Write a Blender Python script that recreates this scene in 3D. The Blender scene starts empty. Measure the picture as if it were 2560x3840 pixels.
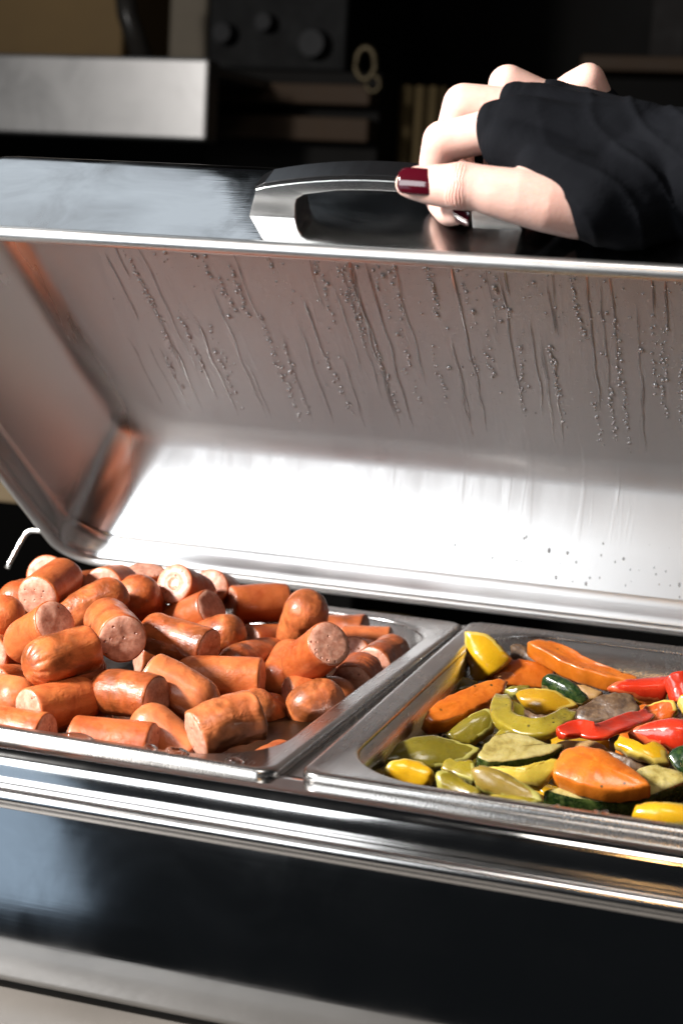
import bpy, bmesh, math, random
from mathutils import Vector, Matrix, noise
MM = 0.001
sc = bpy.context.scene
C = sc.collection
random.seed(7)

# ------------------------------------------------------------------ camera
cam_d = bpy.data.cameras.new('camera')
cam = bpy.data.objects.new('camera', cam_d); C.objects.link(cam); sc.camera = cam
YAW, PITCH, ROLL = 0.30113, 0.16419, 0.05474
_f = Vector((-math.sin(YAW)*math.cos(PITCH), math.cos(YAW)*math.cos(PITCH), -math.sin(PITCH)))
_r = Vector((math.cos(YAW), math.sin(YAW), 0)); _u = _r.cross(_f)
_r2 = _r*math.cos(ROLL)+_u*math.sin(ROLL); _u2 = -_r*math.sin(ROLL)+_u*math.cos(ROLL)
M = Matrix((_r2, _u2, -_f)).transposed().to_4x4()
M.translation = Vector((0.22254, -0.66898, 0.23203))
cam.matrix_world = M
cam_d.sensor_fit = 'VERTICAL'; cam_d.sensor_height = 36; cam_d.sensor_width = 24; cam_d.lens = 60
cam_d.clip_start = 0.02; cam_d.clip_end = 50
cam_d.dof.use_dof = True; cam_d.dof.focus_distance = 0.86; cam_d.dof.aperture_fstop = 9.5

# ------------------------------------------------------------------ world, lamps, exposure
w = bpy.data.worlds.new('World'); sc.world = w; w.use_nodes = True
w.node_tree.nodes['Background'].inputs[0].default_value = (0.80, 0.90, 1.0, 1)
w.node_tree.nodes['Background'].inputs[1].default_value = 0.010
def area(name, loc, target, size, power, col, sy=None):
    d = bpy.data.lights.new(name, 'AREA'); d.size = size
    if sy: d.shape = 'RECTANGLE'; d.size_y = sy
    d.energy = power; d.color = col
    o = bpy.data.objects.new(name, d); C.objects.link(o); o.location = loc
    o.rotation_euler = (Vector(target)-Vector(loc)).to_track_quat('-Z', 'Y').to_euler()
    return o
area('key_lamp', (-0.86, -0.52, 0.68), (-0.12, 0.13, 0.04), 0.16, 47.0, (1.0, 0.965, 0.93))
area('window_front', (-0.92, -1.65, 0.36), (-0.05, 0.1, 0.05), 1.0, 16.0, (0.93, 0.97, 1.0), 0.95)
area('window_low', (-1.5, -1.9, -0.55), (-0.1, 0.0, -0.05), 0.8, 1.6, (0.62, 0.80, 1.0), 0.9)
area('window_back', (-1.15, 0.95, 1.65), (-0.1, 0.1, 0.24), 0.8, 1.8, (0.80, 0.90, 1.0), 0.8)
area('ceiling_lamp', (0.12, -0.80, 1.45), (0.05, 0.1, 0.0), 0.5, 6.0, (1.0, 0.95, 0.9))
d = bpy.data.lights.new('warm_lamp', 'POINT'); d.energy = 1.6; d.color = (1.0, 0.55, 0.2); d.shadow_soft_size = 0.03
o = bpy.data.objects.new('warm_lamp', d); C.objects.link(o); o.location = (0.10, -0.95, 0.62)
sc.view_settings.view_transform = 'Standard'; sc.view_settings.look = 'None'
sc.view_settings.exposure = 0.12; sc.view_settings.gamma = 1.0; sc.view_settings.use_curve_mapping = False
sc.render.engine = 'CYCLES'
sc.cycles.use_denoising = True
try: sc.cycles.denoiser = 'OPENIMAGEDENOISE'
except Exception: pass
sc.cycles.max_bounces = 10; sc.cycles.glossy_bounces = 6; sc.cycles.transmission_bounces = 6
sc.cycles.caustics_reflective = False; sc.cycles.caustics_refractive = False
sc.cycles.sample_clamp_indirect = 6.0
sc.cycles.use_adaptive_sampling = False

# ------------------------------------------------------------------ material helpers
class NT:
    def __init__(s, name):
        s.m = bpy.data.materials.new(name); s.m.use_nodes = True
        s.t = s.m.node_tree; s.b = s.t.nodes['Principled BSDF']; s.out = s.t.nodes['Material Output']
    def n(s, typ, **kw):
        nd = s.t.nodes.new(typ)
        for k, v in kw.items():
            if k in nd.inputs: nd.inputs[k].default_value = v
            else: setattr(nd, k, v)
        return nd
    def l(s, a, b): s.t.links.new(a, b)
    def coords(s, scale=(1, 1, 1), kind='Object', loc=(0, 0, 0)):
        tc = s.n('ShaderNodeTexCoord'); mp = s.n('ShaderNodeMapping')
        mp.inputs['Scale'].default_value = scale; mp.inputs['Location'].default_value = loc
        s.l(tc.outputs[kind], mp.inputs['Vector'])
        return mp.outputs['Vector']
    def noise(s, vec, scale, detail=3, rough=0.55, dist=0.0):
        nd = s.n('ShaderNodeTexNoise'); nd.inputs['Scale'].default_value = scale; nd.inputs['Detail'].default_value = detail
        nd.inputs['Roughness'].default_value = rough; nd.inputs['Distortion'].default_value = dist
        if vec is not None: s.l(vec, nd.inputs['Vector'])
        return nd.outputs['Fac']
    def voro(s, vec, scale, feature='F1'):
        nd = s.n('ShaderNodeTexVoronoi'); nd.feature = feature; nd.inputs['Scale'].default_value = scale
        s.l(vec, nd.inputs['Vector']); return nd.outputs['Distance']
    def ramp(s, fac, stops):
        r = s.n('ShaderNodeValToRGB'); e = r.color_ramp.elements
        while len(e) < len(stops): e.new(0.5)
        for i, (p, c) in enumerate(stops):
            e[i].position = p; e[i].color = (*c, 1) if len(c) == 3 else c
        s.l(fac, r.inputs['Fac']); return r.outputs['Color']
    def mapr(s, fac, a, b, c, d):
        r = s.n('ShaderNodeMapRange'); 
        for i, v in zip((1, 2, 3, 4), (a, b, c, d)): r.inputs[i].default_value = v
        s.l(fac, r.inputs[0]); return r.outputs[0]
    def mix(s, fac, a, b, blend='MIX'):
        m = s.n('ShaderNodeMix'); m.data_type = 'RGBA'; m.blend_type = blend
        if isinstance(fac, (int, float)): m.inputs[0].default_value = fac
        else: s.l(fac, m.inputs[0])
        for i, v in ((6, a), (7, b)):
            if isinstance(v, tuple): m.inputs[i].default_value = (*v, 1) if len(v) == 3 else v
            else: s.l(v, m.inputs[i])
        return m.outputs[2]
    def math(s, op, a, b=None):
        m = s.n('ShaderNodeMath'); m.operation = op
        for i, v in enumerate((a, b)):
            if v is None: continue
            if isinstance(v, (int, float)): m.inputs[i].default_value = v
            else: s.l(v, m.inputs[i])
        return m.outputs[0]
    def bump(s, h, strength=0.3, dist=0.001, normal=None):
        b = s.n('ShaderNodeBump'); b.inputs['Strength'].default_value = strength; b.inputs['Distance'].default_value = dist
        s.l(h, b.inputs['Height'])
        if normal is not None: s.l(normal, b.inputs['Normal'])
        return b.outputs['Normal']
    def rand(s): return s.n('ShaderNodeObjectInfo').outputs['Random']
    def set(s, **kw):
        for k, v in kw.items():
            k = k.replace('_', ' ')
            i = s.b.inputs[k]
            if hasattr(v, 'is_output') or hasattr(v, 'links'): s.l(v, i)
            else: i.default_value = (*v, 1) if isinstance(v, tuple) and len(v) == 3 and i.type == 'RGBA' else v
        return s

def steel(name, base=(0.60, 0.59, 0.58), r0=0.16, r1=0.30, brush=0.10, axis=0, smudge=0.5, wear=0.0):
    t = NT(name)
    s_ = [900.0, 900.0, 900.0]; s_[axis] = 14.0
    br = t.noise(t.coords(tuple(s_)), 1.0, 2, 0.5)
    v = t.coords((1, 1, 1))
    sm = t.noise(v, 22, 4, 0.6, 0.6)
    sm2 = t.noise(v, 6.5, 3, 0.5, 0.4)
    rg = t.mapr(t.math('ADD', t.math('MULTIPLY', sm, 0.55), t.math('MULTIPLY', sm2, 0.45)), 0.36, 0.66, r0, r1)
    rg = t.math('ADD', rg, t.math('MULTIPLY', t.math('SUBTRACT', br, 0.5), brush*0.8))
    col = t.mix(t.mapr(sm, 0.35, 0.7, 0.0, smudge), base, tuple(c*0.80 for c in base))
    t.set(Metallic=1.0, Base_Color=col, Roughness=rg)
    t.set(Normal=t.bump(br, brush, 0.0004))
    return t.m

STEEL = steel('brushed_steel', r0=0.18, r1=0.32, brush=0.12)
PANEL = steel('polished_steel_panel', base=(0.52, 0.53, 0.54), r0=0.05, r1=0.13, brush=0.02)
LIDOUT = steel('polished_lid_steel', base=(0.60, 0.59, 0.58), r0=0.04, r1=0.30, brush=0.03, smudge=1.0)
PAN = steel('food_pan_steel', base=(0.56, 0.55, 0.54), r0=0.20, r1=0.34, brush=0.14, axis=1, smudge=0.9)
LIDRIM = steel('satin_rolled_edge', base=(0.74, 0.73, 0.72), r0=0.30, r1=0.42, brush=0.03)
LIPM = steel('front_lip_steel', base=(0.72, 0.71, 0.70), r0=0.16, r1=0.24, brush=0.03)
RIM = steel('rolled_rim_steel', base=(0.68, 0.67, 0.66), r0=0.06, r1=0.13, brush=0.03)

def lid_inside():
    t = NT('fogged_lid_steel')
    v = t.coords((1, 1, 1))
    sx = t.n('ShaderNodeSeparateXYZ'); t.l(v, sx.inputs[0])
    top = t.mapr(sx.outputs[2], 0.040, 0.0835, 0.0, 1.0)
    fog = t.noise(v, 1500, 1, 0.5)
    br = t.noise(t.coords((20, 700, 700)), 1.0, 2)
    strk = t.noise(t.coords((150, 7, 7)), 1.0, 3, 0.55, 0.9)
    strk2 = t.noise(t.coords((55, 5, 5)), 1.0, 4, 0.6, 0.7)
    big = t.noise(v, 9, 3)
    xa = t.math('ABSOLUTE', sx.outputs[0]); side = t.mapr(xa, 0.228, 0.244, 0.0, 1.0)
    rg = t.math('ADD', t.math('MINIMUM', t.mapr(side, 0, 1, 0.42, 0.22), t.mapr(top, 0, 1, 0.33, 0.42)), t.math('MULTIPLY', top, t.math('MULTIPLY', t.math('SUBTRACT', strk2, 0.45), 0.5)))
    t.set(Metallic=t.mapr(t.math('MULTIPLY', top, t.math('SUBTRACT', 1.0, side)), 0, 1, 0.97, 0.30), Base_Color=t.mix(big, (0.83, 0.82, 0.815), (0.74, 0.73, 0.725)), Roughness=rg)
    nb = t.bump(fog, 0.08, 0.0003); nb = t.bump(br, 0.05, 0.0004, nb)
    line = t.math('MULTIPLY', t.mapr(strk, 0.58, 0.66, 0.0, 1.0), top)
    nb = t.bump(line, 0.10, 0.0010, nb)
    t.set(Normal=nb)
    return t.m
LIDIN = lid_inside()

def water():
    t = NT('water')
    t.set(Base_Color=(1.0, 1.0, 1.0), Roughness=0.02, IOR=1.33, Transmission_Weight=1.0)
    return t.m
WATER = water()

def sausage_skin(name, dark=0.0, wrinkle=0.34, brown=(0.14, 0.034, 0.006)):
    t = NT(name)
    v = t.coords((1, 1, 1)); rnd = t.rand()
    off = t.n('ShaderNodeVectorMath'); off.operation = 'ADD'
    t.l(v, off.inputs[0]); cx = t.n('ShaderNodeCombineXYZ'); t.l(rnd, cx.inputs[0]); t.l(rnd, cx.inputs[1]); t.l(cx.outputs[0], off.inputs[1])
    vv = off.outputs[0]
    a = t.noise(vv, 75, 5, 0.65, 0.4)
    col = t.ramp(a, [(0.26, (0.20, 0.032, 0.008)), (0.40, (0.40, 0.082, 0.019)), (0.56, (0.54, 0.142, 0.038)), (0.74, (0.46, 0.125, 0.026))])
    fine = t.noise(vv, 900, 2, 0.6)
    col = t.mix(t.mapr(fine, 0.56, 0.70, 0, 0.35), col, (0.36, 0.08, 0.02))
    col = t.mix(t.mapr(rnd, 0.0, 0.4, 0.30, 0.0), col, (0.60, 0.22, 0.085))
    col = t.mix(t.mapr(rnd, 0.35, 1.0, 0.0, 0.62), col, (0.25, 0.046, 0.010))
    if dark: col = t.mix(t.mapr(t.noise(vv, 70, 4, 0.6, 0.5), 0.40, 0.62, 0.0, dark), col, brown)
    blis0 = t.noise(vv, 300, 3, 0.6, 0.5); pm = t.mapr(t.noise(vv, 60, 2), 0.45, 0.62, 0.08, 1.0); blis = t.math('MULTIPLY', blis0, pm)
    wr = t.noise(t.coords((40, 260, 260)), 1.0, 3, 0.6, 0.8)
    n = t.bump(fine, 0.10, 0.0006)
    n = t.bump(blis, wrinkle, 0.0016, n)
    n = t.bump(wr, wrinkle*0.6, 0.0010, n)
    t.set(Base_Color=col, Roughness=t.mapr(blis0, 0.35, 0.65, 0.52, 0.32), Normal=n, Specular_IOR_Level=0.5,
          Subsurface_Weight=0.08, Subsurface_Radius=(0.003, 0.0012, 0.0006), Subsurface_Scale=1.0,
          Coat_Weight=0.25, Coat_Roughness=0.16)
    return t.m
SKIN = sausage_skin('sausage_skin')
SKIN_W = sausage_skin('sausage_skin_browned', 0.85, 0.5)
SKIN_P = sausage_skin('sausage_skin_wrinkled_dull', 0.7, 0.7, (0.20, 0.07, 0.045))
def sausage_cut():
    t = NT('sausage_cut_face')
    v = t.coords((1, 1, 1)); rnd = t.rand()
    a = t.noise(v, 320, 4, 0.65)
    pv = t.voro(v, 260)
    pores = t.mapr(pv, 0.10, 0.22, 1.0, 0.0)
    gate = t.mapr(t.noise(v, 160, 2), 0.46, 0.54, 0.0, 1.0)
    p = t.math('MULTIPLY', pores, gate)
    col = t.ramp(a, [(0.32, (0.40, 0.155, 0.095)), (0.52, (0.56, 0.265, 0.18)), (0.72, (0.66, 0.37, 0.27))])
    col = t.mix(p, col, (0.33, 0.10, 0.06))
    n = t.bump(a, 0.35, 0.0006); n = t.bump(t.math('MULTIPLY', p, -1.0), 0.8, 0.001, n)
    t.set(Base_Color=col, Roughness=0.42, Normal=n, Subsurface_Weight=0.2, Subsurface_Radius=(0.004, 0.002, 0.001), Subsurface_Scale=1.0)
    return t.m
CUT = sausage_cut()

def veg(name, stops, scale=45, rough=0.22, bumps=0.25, bscale=220, speck=0.0, sss=0.15, sssr=(0.004, 0.002, 0.0006), coat=0.35, stretch=None, toast=0.35, mott=0.45):
    t = NT(name)
    v = t.coords(stretch or (1, 1, 1))
    a = t.noise(v, scale, 4, 0.6, 0.3)
    col = t.ramp(a, stops)
    v1 = t.coords((1, 1, 1)); rnd = t.rand()
    mot = t.noise(v1, 330, 3, 0.65)
    col = t.mix(t.mapr(mot, 0.42, 0.70, 0.0, mott), col, tuple(min(1, c*1.5+0.02) for c in stops[-1][1]))
    ts = t.noise(v1, 95, 4, 0.7, 0.8)
    col = t.mix(t.mapr(ts, 0.55, 0.74, 0.0, toast), col, tuple(c*0.30 for c in stops[0][1]))
    col = t.mix(t.math('MULTIPLY', rnd, 0.35), col, tuple(c*0.62 for c in stops[0][1]))
    if speck:
        pv = t.voro(v1, 240); g = t.mapr(t.noise(v1, 60, 2), 0.5, 0.62, 0, 1)
        col = t.mix(t.math('MULTIPLY', t.mapr(pv, 0.15, 0.22, 1, 0), t.math('MULTIPLY', g, speck)), col, (0.03, 0.03, 0.008))
    b = t.noise(v1, bscale, 3, 0.6)
    n = t.bump(b, bumps, 0.0012)
    n = t.bump(t.noise(v1, bscale*4, 2), bumps*0.5, 0.0005, n)
    t.set(Base_Color=col, Roughness=t.mapr(b, 0.35, 0.65, rough+0.14, rough), Normal=n, Subsurface_Weight=sss, Subsurface_Radius=sssr,
          Subsurface_Scale=1.0, Coat_Weight=coat, Coat_Roughness=0.12, Specular_IOR_Level=0.5)
    return t.m
VM = dict(
 carrot=veg('roast_carrot', [(0.30, (0.42, 0.080, 0.006)), (0.5, (0.60, 0.145, 0.011)), (0.72, (0.66, 0.185, 0.018))], 60, 0.26, 0.16, 260, 0.9, coat=0.5, toast=0.28, mott=0.22, sss=0.2),
 carrot_side=veg('carrot_edge', [(0.3, (0.52, 0.125, 0.008)), (0.7, (0.66, 0.19, 0.015))], 60, 0.28, 0.16, 200, toast=0.2, mott=0.2),
 pepper_y=veg('yellow_pepper', [(0.3, (0.560, 0.288, 0.0080)), (0.55, (0.640, 0.376, 0.0096)), (0.75, (0.576, 0.272, 0.0080))], 30, 0.14, 0.08, 160, toast=0.22, mott=0.12, coat=0.7, sss=0.25),
 pepper_y2=veg('bright_yellow_pepper', [(0.3, (0.624, 0.320, 0.0096)), (0.6, (0.688, 0.416, 0.0128)), (0.8, (0.640, 0.336, 0.0160))], 40, 0.16, 0.12, 160, toast=0.22, mott=0.12, coat=0.7, sss=0.25),
 pepper_y3=veg('pale_yellow_pepper', [(0.3, (0.528, 0.368, 0.0400)), (0.6, (0.576, 0.440, 0.0640)), (0.8, (0.480, 0.336, 0.0400))], 40, 0.2, 0.15, 160, toast=0.22, mott=0.12, coat=0.7, sss=0.25),
 pepper_o=veg('golden_pepper', [(0.3, (0.416, 0.216, 0.0096)), (0.6, (0.512, 0.288, 0.0112)), (0.8, (0.400, 0.208, 0.0096))], 40, 0.16, 0.12, 160, toast=0.22, mott=0.12, coat=0.7, sss=0.25),
 pepper_g=veg('olive_pepper', [(0.3, (0.113, 0.090, 0.0078)), (0.55, (0.190, 0.147, 0.0123)), (0.8, (0.253, 0.192, 0.0224))], 36, 0.16, 0.12, 160, 0.5, toast=0.4, mott=0.12, coat=0.7, sss=0.25),
 pepper_l=veg('lime_pepper', [(0.3, (0.173, 0.131, 0.0069)), (0.55, (0.260, 0.194, 0.0126)), (0.8, (0.318, 0.236, 0.0287))], 45, 0.22, 0.12, 220, 0.7, toast=0.4, mott=0.12, coat=0.7, sss=0.25),
 pepper_l2=veg('tan_lime_pepper', [(0.3, (0.202, 0.131, 0.0172)), (0.55, (0.275, 0.187, 0.0316)), (0.8, (0.260, 0.190, 0.0258))], 45, 0.28, 0.15, 260, 0.2, toast=0.4, mott=0.12, coat=0.7, sss=0.25),
 pepper_l3=veg('pale_green_pepper', [(0.3, (0.194, 0.147, 0.0080)), (0.55, (0.275, 0.206, 0.0172)), (0.8, (0.260, 0.203, 0.0287))], 45, 0.22, 0.14, 200, 1.0, toast=0.4, mott=0.12, coat=0.7, sss=0.25),
 pepper_r=veg('red_pepper', [(0.3, (0.440, 0.018, 0.0064)), (0.55, (0.560, 0.032, 0.0096)), (0.8, (0.592, 0.056, 0.0120))], 40, 0.14, 0.1, 160, toast=0.22, mott=0.12, coat=0.7, sss=0.25),
 pepper_ro=veg('orange_red_pepper', [(0.3, (0.448, 0.048, 0.0064)), (0.55, (0.528, 0.112, 0.0096)), (0.8, (0.528, 0.176, 0.0120))], 55, 0.18, 0.2, 200, toast=0.22, mott=0.12, coat=0.7, sss=0.25),
 zucchini=veg('zucchini_flesh', [(0.32, (0.20, 0.14, 0.030)), (0.45, (0.40, 0.32, 0.10)), (0.6, (0.52, 0.44, 0.19)), (0.8, (0.44, 0.36, 0.11))], 110, 0.26, 0.22, 240, 0.3, toast=0.45, mott=0.3),
 rind=veg('zucchini_rind', [(0.35, (0.006, 0.018, 0.0048)), (0.6, (0.028, 0.056, 0.0096)), (0.85, (0.096, 0.120, 0.0240))], 120, 0.14, 0.35, 150, sss=0.03),
 zucchini_wedge=veg('dark_zucchini_rind', [(0.35, (0.005, 0.018, 0.0064)), (0.62, (0.016, 0.048, 0.0112)), (0.85, (0.080, 0.112, 0.0160))], 130, 0.12, 0.2, 150, sss=0.03),
 mushroom=veg('roast_mushroom', [(0.30, (0.036, 0.018, 0.0096)), (0.5, (0.104, 0.056, 0.0280)), (0.75, (0.224, 0.144, 0.0800))], 70, 0.3, 0.3, 170, coat=0.15),
 onion=veg('roast_onion', [(0.3, (0.368, 0.200, 0.0720)), (0.6, (0.464, 0.288, 0.1200)), (0.8, (0.400, 0.240, 0.0800))], 60, 0.3, 0.3, 200),
)
def simple(name, col, rough=0.5, metal=0.0, **kw):
    t = NT(name)
    a = t.noise(t.coords((1, 1, 1)), kw.pop('ns', 30), 4, 0.6)
    v = kw.pop('var', 0.25)
    t.set(Base_Color=t.mix(a, tuple(c*(1-v) for c in col), tuple(min(1, c*(1+v)) for c in col)), Metallic=metal,
          Roughness=t.mapr(a, 0.3, 0.7, rough*0.85, min(1, rough*1.15)))
    b = kw.pop('bump', 0)
    if b: t.set(Normal=t.bump(t.noise(t.coords((1, 1, 1)), kw.pop('bs', 400), 3), b, 0.001))
    t.set(**kw)
    return t.m
CHROME = simple('chrome', (0.78, 0.77, 0.75), 0.20, 1.0, var=0.05)
BLACKPL = simple('black_plastic', (0.006, 0.006, 0.0065), 0.22, 0.0, Specular_IOR_Level=0.3)
NAIL = simple('dark_red_nail_varnish', (0.046, 0.002, 0.006), 0.10, 0.0, Coat_Weight=1.0, Coat_Roughness=0.04)
GAP_SHADE = simple('gap_shade_sheet', (0.020, 0.008, 0.003), 0.35, 0.0, bump=0.3, bs=60, Specular_IOR_Level=0.12)  # near-black brown standing in for shade between food pieces, not a liquid

def skin_mat():
    t = NT('hand_skin')
    v = t.coords((1, 1, 1))
    a = t.noise(v, 38, 4, 0.6); f = t.noise(v, 700, 3, 0.6)
    col = t.ramp(a, [(0.3, (0.66, 0.37, 0.30)), (0.55, (0.73, 0.46, 0.385)), (0.8, (0.77, 0.51, 0.43))])
    n = t.bump(f, 0.12, 0.0006); n = t.bump(t.noise(t.coords((420, 60, 60)), 1.0, 2), 0.06, 0.0008, n)
    sx = t.n('ShaderNodeSeparateXYZ'); t.l(t.coords((1000, 1000, 1000)), sx.inputs[0])
    wob = t.math('MULTIPLY', t.noise(v, 90, 2), 5.0)
    xx = t.math('ADD', sx.outputs[0], wob)
    wave = t.math('SINE', t.math('MULTIPLY', xx, 2.3))
    msk = t.math('MULTIPLY', t.mapr(xx, 40.5, 43.5, 0, 1), t.mapr(xx, 46.5, 50.0, 1, 0))
    msk = t.math('MULTIPLY', msk, t.mapr(sx.outputs[1], 56, 50, 0, 1))
    n = t.bump(t.math('MULTIPLY', t.math('POWER', t.math('ABSOLUTE', wave), 0.5), msk), 0.5, 0.0010, n)
    col = t.mix(t.math('MULTIPLY', msk, 0.35), col, (0.70, 0.30, 0.24))
    t.set(Base_Color=col, Roughness=0.46, Normal=n, Subsurface_Weight=0.25, Subsurface_Radius=(0.008, 0.003, 0.0015), Subsurface_Scale=1.0)
    return t.m
SKINH = skin_mat()
def fabric():
    t = NT('black_jersey')
    v = t.coords((1, 1, 1))
    wv = t.noise(t.coords((2600, 900, 2600)), 1.0, 2)
    fold = t.noise(t.coords((38, 16, 60)), 1.0, 3, 0.5, 0.9)
    a = t.noise(v, 60, 4)
    n = t.bump(fold, 0.22, 0.006); n = t.bump(wv, 0.25, 0.0005, n)
    t.set(Base_Color=t.mix(a, (0.0032, 0.0036, 0.0048), (0.0058, 0.0063, 0.0082)), Roughness=0.85, Normal=n, Specular_IOR_Level=0.06)
    return t.m
FABRIC = fabric()

# ------------------------------------------------------------------ mesh helpers
def mesh(name, verts, faces, mats=(), smooth=True, fm=None):
    me = bpy.data.meshes.new(name)
    me.from_pydata([tuple(v) for v in verts], [], faces)
    for m in mats: me.materials.append(m)
    if fm: me.polygons.foreach_set('material_index', fm)
    if smooth: me.polygons.foreach_set('use_smooth', [True]*len(me.polygons))
    me.update(); return me
def link(name, me, parent=None):
    o = bpy.data.objects.new(name, me); C.objects.link(o)
    if parent: o.parent = parent
    return o
def tag(o, label=None, cat=None, group=None, kind=None):
    if label: o['label'] = label
    if cat: o['category'] = cat
    if group: o['group'] = group
    if kind: o['kind'] = kind
    return o
def empty(name, loc=(0, 0, 0)):
    o = bpy.data.objects.new(name, None); C.objects.link(o); o.location = loc; o.empty_display_size = 0.01; return o
def rrect(cx, cy, hx, hy, r, n=10, sub=0):
    r = min(r, hx*0.999, hy*0.999); pts = []
    for (sx, sy, a0) in ((1, -1, -90), (1, 1, 0), (-1, 1, 90), (-1, -1, 180)):
        for i in range(n+1):
            a = math.radians(a0+90*i/n)
            pts.append((cx+sx*(hx-r)+r*math.cos(a), cy+sy*(hy-r)+r*math.sin(a)))
    return pts
def loft(rings, cap_end=False, cap_start=False):
    V, Fc = [], []
    n = len(rings[0])
    for r in rings: V += list(r)
    for k in range(len(rings)-1):
        for i in range(n):
            j = (i+1) % n
            Fc.append((k*n+i, k*n+j, (k+1)*n+j, (k+1)*n+i))
    if cap_end: Fc.append(tuple(range((len(rings)-1)*n, len(rings)*n)))
    if cap_start: Fc.append(tuple(reversed(range(n))))
    return V, Fc
def fix_normals(me):
    bm = bmesh.new(); bm.from_mesh(me); bmesh.ops.recalc_face_normals(bm, faces=bm.faces); bm.to_mesh(me); bm.free()
def box_mesh(name, x0, x1, y0, y1, z0, z1, mat, bev=0.0, seg=2):
    bm = bmesh.new(); bmesh.ops.create_cube(bm, size=1)
    for v in bm.verts:
        v.co = ((x0+x1)/2+v.co.x*(x1-x0), (y0+y1)/2+v.co.y*(y1-y0), (z0+z1)/2+v.co.z*(z1-z0))
    if bev: bmesh.ops.bevel(bm, geom=bm.edges[:], offset=bev, segments=seg, affect='EDGES', profile=0.5)
    me = bpy.data.meshes.new(name); bm.to_mesh(me); bm.free(); me.materials.append(mat)
    return me
def tube(path, r, n=12, closed=False, flat=(1, 1)):
    P = [Vector(p) for p in path]; V, Fc = [], []; m = len(P)
    up = Vector((0, 0, 1))
    for i, p in enumerate(P):
        if closed: tn = P[(i+1) % m]-P[(i-1) % m]
        else: tn = P[min(i+1, m-1)]-P[max(i-1, 0)]
        tn.normalize(); a = tn.cross(up)
        if a.length < 1e-4: a = tn.cross(Vector((0, 1, 0)))
        a.normalize(); b = a.cross(tn)
        rr = r[i] if isinstance(r, (list, tuple)) else r
        for k in range(n):
            t = 2*math.pi*k/n
            V.append(p+a*math.cos(t)*rr*flat[0]+b*math.sin(t)*rr*flat[1])
    for i in range(m if closed else m-1):
        j = (i+1) % m
        for k in range(n):
            l = (k+1) % n
            Fc.append((i*n+k, j*n+k, j*n+l, i*n+l))
    if not closed:
        Fc.append(tuple(range(n))); Fc.append(tuple(reversed(range((m-1)*n, m*n))))
    return V, Fc

# ------------------------------------------------------------------ table
TZ = -115.5*MM
tab = link('table', box_mesh('table', -0.9, 0.9, -0.072, 0.62, TZ-0.03, TZ, simple('pale_table_top', (0.13, 0.118, 0.105), 0.45, 0.0, ns=14, bump=0.15, bs=90), 0.003))
tag(tab, 'pale grey table top under the steel chafing dish', 'table', kind='structure')

# ------------------------------------------------------------------ chafing dish
dish = empty('chafing_dish', (0, 0.16, TZ))
tag(dish, 'open stainless steel chafing dish holding two food pans', 'chafing dish')
def world_child(name, me, parent, keep=True):
    o = link(name, me, parent)
    o.matrix_parent_inverse = Matrix.Translation(-parent.location)
    return o
BX, BY0, BY1 = 290, 0, 347
def body_ring(out, z, r=26):
    # 'out' = how far the profile stands in front of the pan edge (mm)
    return [(x*MM, y*MM, z*MM) for x, y in rrect(0, (BY0+BY1)/2-4, BX-8+out, (BY1-BY0)/2+out-8, r+max(0, out), 10)]
def arc(c, r, a0, a1, n=7):
    return [(c[0]+r*math.cos(math.radians(a0+(a1-a0)*i/n)), c[1]+r*math.sin(math.radians(a0+(a1-a0)*i/n))) for i in range(n+1)]
# outline front of dish: out=+ -> Y=-out (front): Y_front = 169.5-173.5-(out-8) = 4-out
def prof(lst): 
    V, Fc = loft([body_ring(4+o_, z_) for o_, z_ in lst]); return V, Fc
pr_rim = [(-14, -6.0), (-10, -4.2), (-2, -4.0), (3, -4.6)] + arc((5.5, -12.0), 7.6, 90, 8, 8) + [(13.4, -15), (13.6, -19.5)]
V, Fc = prof(pr_rim); me = mesh('dish_rim', V, Fc, [RIM]); fix_normals(me); world_child('rim', me, dish)
box_ = box_mesh('divider_bar', -12.5*MM, 3.5*MM, 8*MM, 330*MM, -12*MM, -6.2*MM, STEEL, 0.0008); world_child('divider_bar', box_, dish)
pr_lip = [(13.0, -19.6), (15, -19.9), (18, -19.4)] + arc((21.3, -22.6), 3.5, 100, -80, 10) + [(20.6, -27.6), (20.2, -29)]
V, Fc = prof(pr_lip); me = mesh('dish_lip', V, Fc, [LIPM]); fix_normals(me); world_child('lip', me, dish)
pr_pan = [(20.1, -28.2), (20.6, -32), (21.6, -60), (22.0, -95), (21.2, -106), (18.5, -110.5), (14, -111.6)]
V, Fc = prof(pr_pan); me = mesh('dish_panel', V, Fc, [PANEL]); fix_normals(me); world_child('front_panel', me, dish)
V, Fc = prof([(-14, -6.0), (-15, -10), (-17, -95), (-24, -104)]); n_ = 44; Fc.append(tuple(range(3*n_, 4*n_)))
me = mesh('dish_well', V, Fc, [STEEL]); fix_normals(me); world_child('water_pan', me, dish)
# wire handle at the rear left end
pth = [(-312, 318, 0), (-311.5, 320, 3), (-306.5, 327, 18), (-304.5, 329.5, 22.6), (-302.5, 330, 24.2), (-299, 330, 24.9), (-292, 330, 25), (-284, 330, 25)]
V, Fc = tube([(x*MM, y*MM, z*MM) for x, y, z in pth], 1.7*MM, 10)
me = mesh('wire_handle', V, Fc, [CHROME]); fix_normals(me); world_child('wire_handle', me, dish)

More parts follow.
